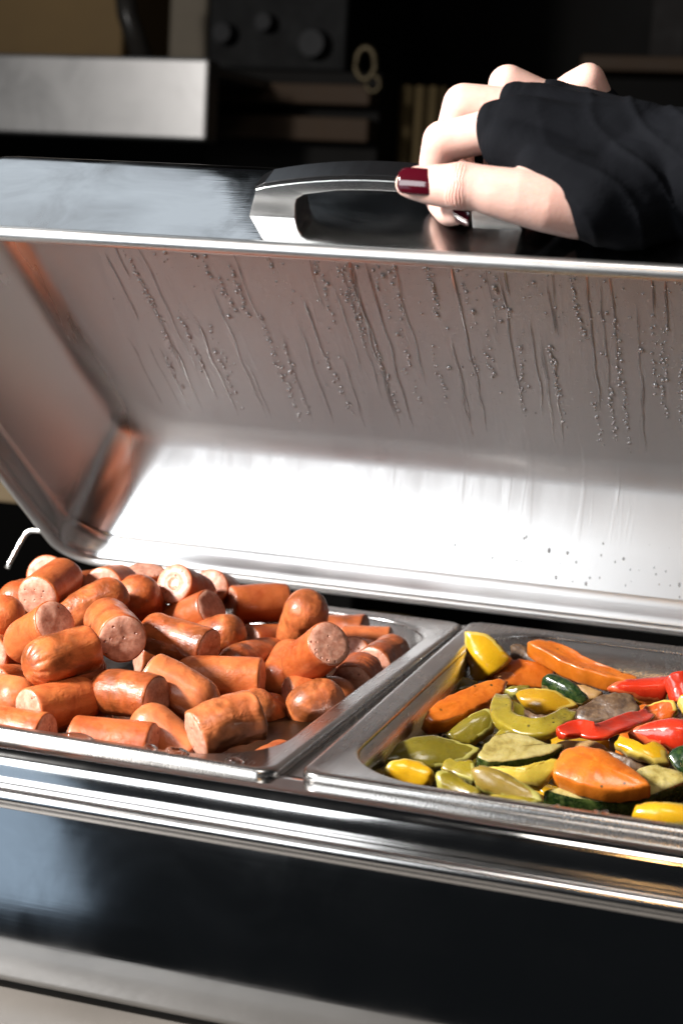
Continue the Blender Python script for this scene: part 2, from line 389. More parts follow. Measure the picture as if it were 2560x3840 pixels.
# ------------------------------------------------------------------ lid (hinged at the rear edge of the dish)
TH = math.radians(36.6)
HINGE = Vector((0, 0.347, 0.006))
LM = Matrix.Translation(HINGE) @ Matrix.Rotation(-TH, 4, 'X')
def lid_ring(inset, v, r):
    return [(x*MM, y*MM, v*MM) for x, y in rrect(0, -180, 283-inset*0.88, 180-inset, r, 12)]
T25 = math.tan(math.radians(25))
lid_prof = [(v_*T25, v_, 26+v_*0.18) for v_ in (0.5, 3, 15, 28, 40, 52, 62)]
rr_ = 26; cy_ = 84-rr_; vt_ = cy_+rr_*math.sin(math.radians(25)); cx_ = vt_*T25+rr_*math.cos(math.radians(25))
for i in range(0, 13):
    a = math.radians(155-65*i/12)
    lid_prof.append((cx_+rr_*math.cos(a), cy_+rr_*math.sin(a), 38-i*0.5))
top_in, top_v = lid_prof[-1][0], lid_prof[-1][1]
lid_prof += [(top_in+6, top_v+0.25, 28), (top_in+30, top_v+0.6, 24), (top_in+80, top_v+1.0, 20)]
V, Fc = loft([lid_ring(*p) for p in lid_prof], cap_end=True)
me = mesh('lid_shell', V, Fc, [LIDOUT, LIDIN]); fix_normals(me)
lid = link('lid', me, dish); lid.matrix_parent_inverse = Matrix.Translation(-dish.location); lid.matrix_basis = LM
lid['label'] = 'hinged lid propped half open, wet with condensation inside'
sol = lid.modifiers.new('thickness', 'SOLIDIFY'); sol.thickness = 0.9*MM; sol.offset = -1; sol.material_offset = 1; sol.use_rim = True
# rolled edge
P = rrect(0, -180, 283+1.0, 181.0, 27, 12)
path = [(x*MM, y*MM, 0.2*MM) for x, y in P]
V, Fc = tube(path, 3.7*MM, 16, True, (1.0, 1.0)); me = mesh('lid_rolled_edge', V, Fc, [LIDRIM]); fix_normals(me)
link('rolled_edge', me, lid)
# inner hem bead just inside the edge
V, Fc = loft([lid_ring(3.2, 1.0, 25), lid_ring(4.6, 5.5, 26), lid_ring(8.5, 9.0, 29), lid_ring(9.8, 15, 31)])
me = mesh('lid_hem', V, Fc, [LIDIN]); fix_normals(me); link('inner_hem', me, lid)
# handle on the slanted front wall
wd = Vector((0, math.sin(math.radians(25)), math.cos(math.radians(25))))     # up the wall (local lid axes; front is -y)
wn = Vector((0, -math.cos(math.radians(25)), math.sin(math.radians(25))))    # out of the wall
hb = Vector((0, -(360-41.5*math.sin(math.radians(25)))*MM, 41.5*math.cos(math.radians(25))*MM))
def handle_mesh(name, outline, wid, mat, bev, taper=0.0):
    bm = bmesh.new()
    hw = lambda h: wid/2+taper*max(0, 20-h)/20
    n_ = len(outline)
    va = [bm.verts.new(hb+Vector((x*MM, 0, 0))+wn*(h*MM)-wd*(hw(h)*MM)) for x, h in outline]
    vb = [bm.verts.new(hb+Vector((x*MM, 0, 0))+wn*(h*MM)+wd*(hw(h)*MM)) for x, h in outline]
    q_ = n_//2
    for i in range(n_): bm.faces.new((va[i], va[(i+1) % n_], vb[(i+1) % n_], vb[i]))
    # side faces as quads between the outer and the inner line of the arch
    for vv in (va, vb):
        for i in range(q_-1): bm.faces.new((vv[i], vv[i+1], vv[n_-2-i], vv[n_-1-i]))
    bmesh.ops.recalc_face_normals(bm, faces=bm.faces)
    bmesh.ops.bevel(bm, geom=bm.edges[:], offset=bev*MM, segments=2, affect='EDGES', profile=0.5, clamp_overlap=True)
    me = bpy.data.meshes.new(name); bm.to_mesh(me); bm.free(); me.materials.append(mat); me.polygons.foreach_set('use_smooth', [True]*len(me.polygons))
    return me
arch = lambda x, h0, h1: h0+(h1-h0)*(1-(x/60.0)**2)
outer = [(-65, -1.0), (-60.5, 12.6)] + [(x, arch(x, 13.2, 19.6)) for x in range(-56, 57, 8)] + [(60.5, 12.6), (65, -1.0)]
inner = [(42, -1.0), (41.6, 5.0), (40.5, 8.8), (37.5, 10.8)] + [(x, arch(x, 8.6, 14.6)) for x in (32, 26.5, 21, 15.5, 10, 5, 0, -5, -10, -15.5, -21, -26.5, -32)][:len(outer)-8] + [(-37.5, 11.2), (-40.5, 9.2), (-41.6, 6.0), (-42, -1.0)]
assert len(inner) == len(outer), (len(inner), len(outer))
handle = link('handle', handle_mesh('handle', outer+inner, 13, CHROME, 0.5, 3.5), lid)
handle['label'] = 'arched chrome handle with black top grip'
bb = handle.modifiers.new('wn', 'WEIGHTED_NORMAL'); bb.keep_sharp = False
gtop = [(x, arch(x, 14.9, 22.4)) for x in range(-56, 57, 8)]
grip_o = [(-62.0, 12.6), (-60.5, 13.6)] + gtop + [(60.5, 13.6), (62.0, 12.6)]
grip_i = [(61.5, 12.3), (60.0, 12.8)] + [(x, arch(x, 13.4, 19.8)) for x in range(56, -57, -8)] + [(-60.0, 12.8), (-61.5, 12.3)]
grip = link('grip', handle_mesh('handle_grip', grip_o+grip_i, 14.6, BLACKPL, 0.6), lid)
bb = grip.modifiers.new('wn', 'WEIGHTED_NORMAL')
BEADS = simple('water_beads', (0.76, 0.74, 0.73), 0.10, 0.5, var=0.05)
# condensation: beads of water inside the lid
def droplet_mesh():
    rnd = random.Random(3)
    V, Fc = [], []
    def drop(c, e1, e2, n, r, st):
        base = len(V); N = 8
        for (rho, h) in ((1.0, -0.05), (0.88, 0.42), (0.52, 0.70)):
            for k in range(N):
                a = 2*math.pi*k/N
                V.append(c+e1*(math.cos(a)*rho*r)+e2*(math.sin(a)*rho*r*st)+n*(h*r))
        V.append(c+n*(0.80*r))
        for q in range(2):
            for k in range(N):
                l = (k+1) % N
                Fc.append((base+q*N+k, base+q*N+l, base+(q+1)*N+l, base+(q+1)*N+k))
        for k in range(N): Fc.append((base+2*N+k, base+2*N+(k+1) % N, base+3*N))
    zt = (top_v-0.9+0.25)*MM
    # top panel, seen from below: surface normal -z ; runs of drops along y (down the slope)
    def put_top(x, u, r, st=1.0):
        if not (60 < u < 300 and abs(x) < 222): return
        drop(Vector((x*MM, -u*MM, zt+0.05*MM)), Vector((1, 0, 0)), Vector((0, -1, 0)), Vector((0, 0, -1)), r*MM, st)
    def trail(x, u, L, w_):
        m = max(8, int(L/3)); base = len(V); ph = rnd.uniform(0, 9)
        for k in range(m+1):
            uu = u-L*k/m; xx = x+1.7*noise.noise(Vector((uu*0.035, ph, 0)))-0.03*(u-uu)
            e_ = k/m; ww = w_*(0.7+0.5*noise.noise(Vector((uu*0.11, ph, 3))))*min(1, 6*e_+0.1, 6*(1-e_)+0.1)
            z_ = zt+0.05*MM; hh = 0.055*w_
            V.extend([Vector(((xx-ww)*MM, -uu*MM, z_)), Vector(((xx-ww*0.55)*MM, -uu*MM, z_-hh*0.75*MM)), Vector((xx*MM, -uu*MM, z_-hh*MM)), Vector(((xx+ww*0.55)*MM, -uu*MM, z_-hh*0.75*MM)), Vector(((xx+ww)*MM, -uu*MM, z_))])
        for k in range(m):
            for q in range(4):
                a_ = base+k*5+q; Fc.append((a_, a_+1, a_+6, a_+5))
    for i in range(62):
        u = rnd.uniform(130, 298); L = min(rnd.uniform(40, 210), u-62); trail(rnd.uniform(-215, 220), u, L, rnd.uniform(0.25, 0.8))
    for i in range(3600):
        x = rnd.triangular(-215, 222, 200); u = rnd.triangular(70, 299, 290)
        put_top(x, u, rnd.uniform(0.10, 0.24), 1.0)
    nst = 60
    for i in range(nst):
        x = rnd.uniform(-200, 220); u = rnd.uniform(110, 300); L = rnd.uniform(10, 90); dr = rnd.uniform(-0.05, 0.02)
        k = 0; n = int(L/rnd.uniform(2.2, 5))
        for k in range(n):
            put_top(x+dr*k*4+rnd.gauss(0, 1.0), u-L*k/n+rnd.gauss(0, 1.2), abs(rnd.gauss(0.5, 0.3))+0.2, rnd.uniform(1.0, 1.5))
    for i in range(620):
        x = rnd.triangular(-220, 230, 190); u = rnd.triangular(90, 312, 300)
        put_top(x, u, abs(rnd.gauss(0.3, 0.22))+0.2, rnd.uniform(0.9, 1.3))
    for i in range(42):
        put_top(rnd.uniform(-160, 220), rnd.triangular(120, 312, 296), rnd.uniform(1.0, 1.8), rnd.uniform(1.0, 1.35))
    # rear wall: slanted, from (u=6,v=15) to (u=18,v=42)
    t = Vector((0, -T25*27, 27)).normalized(); nn = Vector((0, -t.z, t.y)); nn = nn if nn.y < 0 else -nn
    for i in range(80):
        x = rnd.triangular(-60, 235, 200); s = rnd.triangular(0, 1, 0.15)
        c = Vector((x*MM, -(15+33*s)*T25*MM, (15+33*s)*MM))+nn*(0.95*MM)
        drop(c, Vector((1, 0, 0)), t, nn, (abs(rnd.gauss(0.4, 0.25))+0.15)*MM, rnd.uniform(1.2, 2.0))
    return mesh('condensation', V, Fc, [BEADS])
cond = link('condensation', droplet_mesh(), lid); cond['kind'] = 'stuff'

# ------------------------------------------------------------------ food pans
def food_pan(name, label, x0, x1, loc, rot, mat):
    root = empty(name, loc); root.rotation_euler = (0, 0, rot)
    tag(root, label, 'food pan', 'steel food pans in the chafing dish')
    W, D = x1-x0, 325
    def ring(i, z, r): return [(x*MM, y*MM, z*MM) for x, y in rrect((x0+x1)/2, D/2, W/2-i, D/2-i, r, 12)]
    # opening is narrower than the flange: its corners have a wide radius
    def rin(i, z, r): return [(x*MM, y*MM, z*MM) for x, y in rrect((x0+x1)/2, D/2, W/2-12-i, D/2-9-i, r, 12)]
    V, Fc = loft([ring(0.4, -5.5, 9), ring(0.0, -3.0, 9), ring(0.2, -1.0, 9), ring(1.6, 0.0, 9), ring(3.0, 0.2, 9), ring(4.8, -0.5, 10),
                  rin(-1.2, -0.6, 45), rin(0.4, -1.4, 45), rin(1.4, -3.2, 45)])
    me = mesh(name+'_flange', V, Fc, [mat]); fix_normals(me)
    f = link('flange', me, root); s = f.modifiers.new('t', 'SOLIDIFY'); s.thickness = 0.7*MM; s.offset = -1
    V, Fc = loft([rin(1.4, -3.1, 45), rin(2.6, -20, 44), rin(3.6, -22, 43), rin(5, -56, 42), rin(8, -62, 40), rin(14, -65, 36), rin(40, -65.4, 20)], cap_end=True)
    me = mesh(name+'_well', V, Fc, [mat]); fix_normals(me)
    wl = link('well', me, root); s = wl.modifiers.new('t', 'SOLIDIFY'); s.thickness = 0.7*MM; s.offset = 1
    return root
pan_l = food_pan('food_pan', 'steel food pan heaped with cut sausages', -263, 0, (-9.5*MM, 0.001, -0.0008), math.radians(-1.0), PAN)
pan_r = food_pan('food_pan', 'steel food pan of roasted vegetables with stamped corner', 0, 263, (0.5*MM, 0.003, 0.0006), math.radians(0.3), PAN)
pan_r['label'] = 'steel food pan filled with mixed roasted vegetables'

def bead(parent, x, y, rx, ry, h):
    N, V, Fc = 20, [], []
    for rho, hh in ((1.0, -0.02), (0.95, 0.28), (0.8, 0.65), (0.5, 0.92), (0.2, 1.0)):
        for k in range(N):
            a = 2*math.pi*k/N; wob = 1+0.08*math.sin(3*a+x)
            V.append((x*MM+math.cos(a)*rx*rho*wob*MM, y*MM+math.sin(a)*ry*rho*wob*MM, -0.55*MM+hh*h*MM))
    for q in range(4):
        for k in range(N): Fc.append((q*N+k, q*N+(k+1) % N, (q+1)*N+(k+1) % N, (q+1)*N+k))
    Fc.append(tuple(range(4*N, 5*N)))
    return link('water_drop', mesh('water_drop', V, Fc, [WATER]), parent)
for (x, y, rx, ry, h) in ((-106, 5.8, 8.5, 2.6, 2.2), (-70.5, 6.0, 3.4, 2.4, 2.4), (-58, 6.4, 6.2, 2.8, 2.6), (-30, 6.6, 4.6, 2.6, 2.2)):
    bead(pan_l, x+9, y, rx, ry, h)
for (x, y, rx, ry, h) in ((128, 6.2, 1.6, 1.3, 1.2), (131.5, 6.6, 2.0, 1.6, 1.5), (112, 7.0, 1.1, 1.0, 0.8)):
    bead(pan_r, x, y, rx, ry, h)

# ------------------------------------------------------------------ sausages
SAUSAGES = [
    ('s1', (-205.3, 156.0, 23.9), (-207.3, 192.7, 28.7), 11.3, 'cr'),
    ('s2', (-222.5, 198.8, 27.0), (-226.0, 225.4, 18.7), 11.2, 'cr'),
    ('s3', (-221.3, 236.4, 10.5), (-221.4, 266.1, 6.8), 11.0, 'cc'),
    ('s4', (-191.4, 159.3, 8.8), (-169.1, 178.6, 26.1), 10.8, 'rr'),
    ('s5', (-187.9, 201.6, 22.3), (-190.1, 231.1, 19.3), 11.6, 'cr'),
    ('s6', (-166.6, 201.0, 22.2), (-168.9, 224.6, 3.8), 12.4, 'rc'),
    ('s7', (-181.3, 249.3, 25.5), (-185.2, 253.0, -7.8), 11.2, 'cc'),
    ('s8', (-151.5, 219.1, 26.3), (-145.9, 246.9, 14.1), 11.3, 'cr'),
    ('s9', (-145.9, 261.1, 16.5), (-146.6, 288.7, 7.9), 11.0, 'cr'),
    ('s10', (-154.0, 221.7, -0.4), (-125.2, 213.8, 15.5), 11.5, 'rc'),
    ('s12', (-136.3, 202.9, -8.0), (-108.9, 205.3, 5.9), 11.6, 'cr'),
    ('s13', (-139.2, 163.6, 10.9), (-102.8, 155.0, 7.5), 10.9, 'rc'),
    ('s14', (-125.7, 94.8, 23.6), (-155.9, 139.7, 20.6), 11.9, 'cr'),
    ('s15', (-161.2, 91.4, 28.3), (-185.7, 103.4, 11.7), 11.5, 'cr'),
    ('s16', (-152.7, 55.6, 15.5), (-136.9, 81.6, 20.6), 11.5, 'tc'),
    ('s17', (-237.6, 118.3, 12.8), (-205.5, 128.2, 18.8), 11.4, 'cr'),
    ('s18', (-224.3, 168.1, 16.7), (-232.6, 196.5, 12.0), 11.3, 'rc'),
    ('s19', (-203.7, 97.8, 3.5), (-205.1, 126.8, -3.2), 11.5, 'cr'),
    ('s20', (-189.8, 78.0, -6.1), (-188.7, 106.8, -12.2), 11.1, 'cr'),
    ('s21', (-186.4, 68.9, -7.2), (-160.6, 57.3, -3.9), 11.1, 'cr'),
    ('s22', (-148.0, 39.8, -3.0), (-132.2, 68.5, -1.6), 11.0, 'cr'),
    ('s23', (-158.8, 68.9, -15.9), (-130.8, 81.8, -15.7), 11.4, 'cr'),
    ('s24', (-161.9, 28.4, -10.5), (-132.4, 27.5, -10.1), 11.1, 'cc'),
    ('s25', (-117.8, 28.2, -9.8), (-79.9, 32.1, -9.0), 11.4, 'cc'),
    ('s26', (-92.0, 51.7, -3.2), (-66.8, 46.5, -17.6), 11.1, 'rc'),
    ('s27', (-125.1, 73.9, 1.6), (-93.8, 66.9, 3.4), 10.9, 'rc'),
    ('s28', (-107.4, 87.8, 9.5), (-77.1, 87.9, -2.1), 11.2, 'cr'),
    ('s29', (-110.2, 141.5, -6.0), (-70.2, 149.1, -3.7), 11.4, 'rc'),
    ('s30', (-60.5, 36.1, -1.7), (-39.5, 57.2, 6.7), 11.5, 'cc'),
    ('s31', (-84.4, 91.4, -19.3), (-82.0, 118.7, -25.1), 10.8, 'rc'),
    ('s32', (-68.0, 131.0, -13.8), (-62.2, 156.8, -29.7), 11.0, 'rc'),
    ('s33', (-73.2, 228.7, 20.5), (-83.1, 243.6, -3.6), 12.5, 'rc'),
    ('s34', (-38.2, 161.5, 17.8), (-59.6, 180.8, -1.4), 11.8, 'cr'),
    ('s35', (-131.6, 260.6, 7.8), (-104.4, 281.9, 8.2), 11.2, 'cc'),
    ('s36', (-111.2, 237.1, -7.9), (-96.6, 263.0, -11.7), 10.8, 'cc'),
    ('s37', (-97.8, 180.6, -5.8), (-93.3, 230.1, -12.1), 11.1, 'rr'),
    ('s38', (-76.2, 215.1, -6.2), (-74.5, 187.2, -13.5), 10.9, 'cr'),
    ('s39', (-83.0, 293.9, -10.8), (-57.7, 294.8, -7.9), 11.4, 'cc'),
    ('s40', (-65.5, 275.8, -11.4), (-37.5, 280.4, -9.8), 11.2, 'cc'),
    ('s41', (-33.9, 230.8, -10.4), (-29.9, 260.3, -8.0), 11.2, 'cr'),
    ('s42', (-49.2, 241.7, -9.0), (-44.5, 266.7, -16.4), 11.4, 'cr'),
    ('s43', (-34.3, 194.8, -12.9), (-35.2, 217.1, -9.6), 11.6, 'cr'),
    ('s44', (-59.6, 161.8, -15.0), (-34.7, 180.2, -16.2), 11.4, 'cr'),
    ('s45', (-47.0, 145.2, -15.1), (-34.1, 156.1, -9.5), 11.3, 'rr'),
]
SL = {
    's1': ('sausage with pale cut face on top of the heap, at its far left', 'n', 0.5),
    's2': ('pale sausage end just showing behind the topmost left sausage', 'n', 0),
    's3': ('dark sausage lying in shade right behind the topmost left sausage', 'n', 0),
    's4': ('blistered brown sausage between the topmost pale cut face and the round dark one', 'w', 1),
    's5': ('small orange sausage top behind the blistered brown sausage', 'n', 0),
    's6': ('dark brown rounded sausage below left of the bright ringed cut face', 'w', 0),
    's7': ('light orange upright stub at the rear edge of the sausage heap', 'n', 0),
    's8': ('sausage with bright cut face marked by a ring hole, near the lid', 'n', 0),
    's9': ('pale pink cut end behind the sausage with the ringed cut face', 'n', 0),
    's10': ('short lit sausage with shaded cut end below the ringed cut face', 'n', 0),
    's12': ('rounded brown glossy sausage end in the middle, behind the big blistered piece', 'w', 0),
    's13': ('big blistered sausage with dark cut face to the right, centre of heap', 'w', 0),
    's14': ('sausage with pink pitted cut face toward the camera, mid left of heap', 'n', 0),
    's15': ('sausage with pink cut face tipped up behind the star-tied one', 'n', 0),
    's16': ('sausage with star-shaped tied end on top at the front left', 'w', 0.5),
    's17': ('orange sausage cut off by the picture edge, left of the pale cut face', 'n', 0),
    's18': ('orange sausage tip showing between picture edge and the topmost pale cut face', 'n', 0),
    's19': ('bright orange sausage at the left edge beside the star-tied sausage', 'n', 0),
    's20': ('thin visible top of a sausage at the left edge under the star-tied one', 'n', 0),
    's21': ('dark sausage at the left edge below the star-tied sausage', 'n', 0),
    's22': ('sausage with pale cut end to the left, under the star-tied one', 'n', 0),
    's23': ('ragged-ended sausage lying behind the two front row pieces', 'w', 0.5),
    's24': ('front row sausage at the left edge, its dark cut end to the right', 'n', 0),
    's25': ('straight orange sausage cut at both ends, resting along the front rim', 'n', 0),
    's26': ('rounded brown sausage end behind the straight front rim piece', 'n', 0),
    's27': ('thick glossy sausage with shaded cut end, in front of the big blistered one', 'w', 1),
    's28': ('smooth shiny sausage with rounded end sloping down to the right', 'n', 1),
    's29': ('long dark red sausage in shade right of the big blistered one', 'n', 0.5),
    's30': ('lumpy crusted sausage hanging over the front right corner of the pan', 'b', 1),
    's31': ('small rounded sausage end tucked behind the lumpy crusted piece', 'n', 0),
    's32': ('dark brown sausage with curled skin behind the lumpy crusted piece', 'w', 0),
    's33': ('rounded sausage standing upright near the rear rim', 'w', 0),
    's34': ('sausage with large pitted cut face pointing up, right of centre', 'n', 0),
    's35': ('long shaded sausage lying along the rear, beside the upright one', 'n', 0.5),
    's36': ('dark red sausage in shade below the long rear piece', 'n', 0),
    's37': ('glossy dim sausage deep between the long rear piece and the centre', 'w', 0),
    's38': ('dim sausage leaning below the upright rounded one', 'n', 0),
    's39': ('rough sausage against the rear rim right of the upright one', 'w', 0),
    's40': ('dark horizontal sausage near the rear right corner of the pan', 'n', 0),
    's41': ('rounded wrinkled sausage against the rear right corner', 'w', 0),
    's42': ('pinkish cut end half hidden behind the large pitted cut face', 'n', 0),
    's43': ('purple-grey wrinkled sausage by the right rim of the pan', 'p', 0),
    's44': ('orange sausage below the large pitted cut face, partly covered', 'n', 0),
    's45': ('golden brown glossy rounded sausage against the right rim', 'w', 0.5),
}
def sausage(name, A, B, r, e, seed, label, style='n', bend=0.0, group=None):
    A = Vector(A)*MM; B = Vector(B)*MM; r *= 1.05*MM
    ax = B-A; L = ax.length; ax.normalize()
    rot = ax.to_track_quat('X', 'Z').to_matrix()
    mid = (A+B)/2
    rng = random.Random(seed); ph = rng.uniform(0, 6.28)
    N = 96 if 't' in e else 44; sv = Vector((seed*3.7, seed*1.3, seed*2.1))
    prof = []    # (x, radius, tied)
    def cap(x, sgn, typ):
        out = []
        if typ == 'c':
            out = [(x-sgn*0.0*MM, r*0.955, 0), (x-sgn*0.5*MM, r*0.99, 0), (x-sgn*1.6*MM, r, 0)]
        else:
            ln = r*(0.95 if typ == 'r' else 0.80)
            for i in range(0, 10):
                a = math.pi/2*i/10.0
                out.append((x+sgn*(ln*0.62)-sgn*ln*(1-math.cos(a)), r*math.sin(a)**0.86 if i else r*0.03, 1-i/10.0 if typ == 't' else (0.28*(1-i/10.0))))
        return out
    pa = cap(-L/2, -1, e[0]); pb = list(reversed(cap(L/2, 1, e[1])))
    xs, xe = pa[-1][0], pb[0][0]
    nmid = 16
    prof = pa+[(xs+(xe-xs)*i/nmid, r, 0) for i in range(1, nmid)]+pb
    V, Fc = [], []
    lump = {'n': 0.030, 'w': 0.070, 'b': 0.085, 'p': 0.05}[style]
    for (x, rad, tie) in prof:
        t = 2*x/L
        for k in range(N):
            a = 2*math.pi*k/N
            d = Vector((0, math.cos(a), math.sin(a)))
            q = Vector((x, 0, 0))+d*rad
            nz = noise.noise(q*75+sv)*lump + noise.noise(q*190+sv)*lump*0.55
            if style == 'b': nz += max(0, noise.noise(q*330+sv))*0.10
            if style == 'p': nz += 0.035*math.sin(x*1500+4*noise.noise(q*120+sv))
            if tie: nz += -(0.20 if tie > 0.29 or 't' in e else 0.10)*min(1, tie*1.3)*(1-abs(math.sin(6*a+ph)))**1.5*min(1, rad/r*1.8)
            q = Vector((x, 0, 0))+d*rad*(1+nz*min(1, rad/r+0.05))
            q.z += bend*MM*(1-t*t); V.append(q)
    for i in range(len(prof)-1):
        for k in range(N):
            l = (k+1) % N
            Fc.append((i*N+k, i*N+l, (i+1)*N+l, (i+1)*N+k))
    Fc.append(tuple(reversed(range(N)))); Fc.append(tuple(range((len(prof)-1)*N, len(prof)*N)))
    me = mesh(name, V, Fc, [{'n': SKIN, 'w': SKIN_W, 'b': SKIN_W, 'p': SKIN_P}[style]]); fix_normals(me)
    o = link(name, me)
    o.matrix_world = Matrix.Translation(mid) @ rot.to_4x4()
    tag(o, label, 'sausage', group or 'cut sausage pieces')
    for sgn, typ, ring0 in ((-1, e[0], 0), (1, e[1], (len(prof)-1)*N)):
        if typ != 'c': continue
        V2, F2 = [], []
        c = Vector((sgn*L/2, 0, 0))
        rim = [V[ring0+k] for k in range(N)]
        for rho, h in ((0.985, 0.05), (0.93, 0.55), (0.75, 0.85), (0.5, 0.95), (0.25, 0.9)):
            for k in range(N):
                p = c+(rim[k]-c)*rho
                p.x += sgn*MM*(h+0.5*noise.noise(p*260+sv*2))
                if seed == 8 and rho < 0.3: p.x -= sgn*MM*1.6
                V2.append(p)
        V2.append(c+Vector((sgn*MM*0.9, 0, 0)))
        for i in range(4):
            for k in range(N): F2.append((i*N+k, i*N+(k+1) % N, (i+1)*N+(k+1) % N, (i+1)*N+k))
        for k in range(N): F2.append((4*N+k, 4*N+(k+1) % N, 5*N))
        m2 = mesh('cut_face', V2, F2, [CUT])
        bm = bmesh.new(); bm.from_mesh(m2); bmesh.ops.recalc_face_normals(bm, faces=bm.faces)
        if sum(f.normal.x for f in bm.faces)*sgn < 0: bmesh.ops.reverse_faces(bm, faces=bm.faces)
        bm.to_mesh(m2); bm.free()
        link('cut_face', m2, o)
    return o
for i, (nm, A, B, r, e) in enumerate(SAUSAGES):
    lab, sty, bend = SL[nm]
    sausage('sausage_piece', A, B, r, e, i+1, lab, sty, bend)
FILL = [((-150, 170, -6), (-125, 190, -8), 'shadowed sausage glimpsed between the pink pitted cut face and the big blistered piece'),
        ((-180, 110, -8), (-160, 140, -8), 'shadowed sausage glimpsed just under the star-tied sausage, right side'),
        ((-40, 60, -24), (-38, 95, -26), 'sausage low in the front right corner beside the lumpy crusted piece'),
        ((-95, 150, -22), (-65, 165, -24), 'shadowed sausage under the long dark red one, behind the lumpy piece'),
        ((-130, 120, -18), (-100, 110, -20), 'shadowed sausage below the smooth shiny sloping one'),
        ((-140, 235, -10), (-120, 262, -12), 'shadowed sausage between the short lit piece and the long rear one')]
for k, (A, B, lab) in enumerate(FILL):
    sausage('sausage_piece', A, B, 9.5, ('cr', 'rc', 'cc')[k % 3], 60+k, lab, 'n', 0.0)

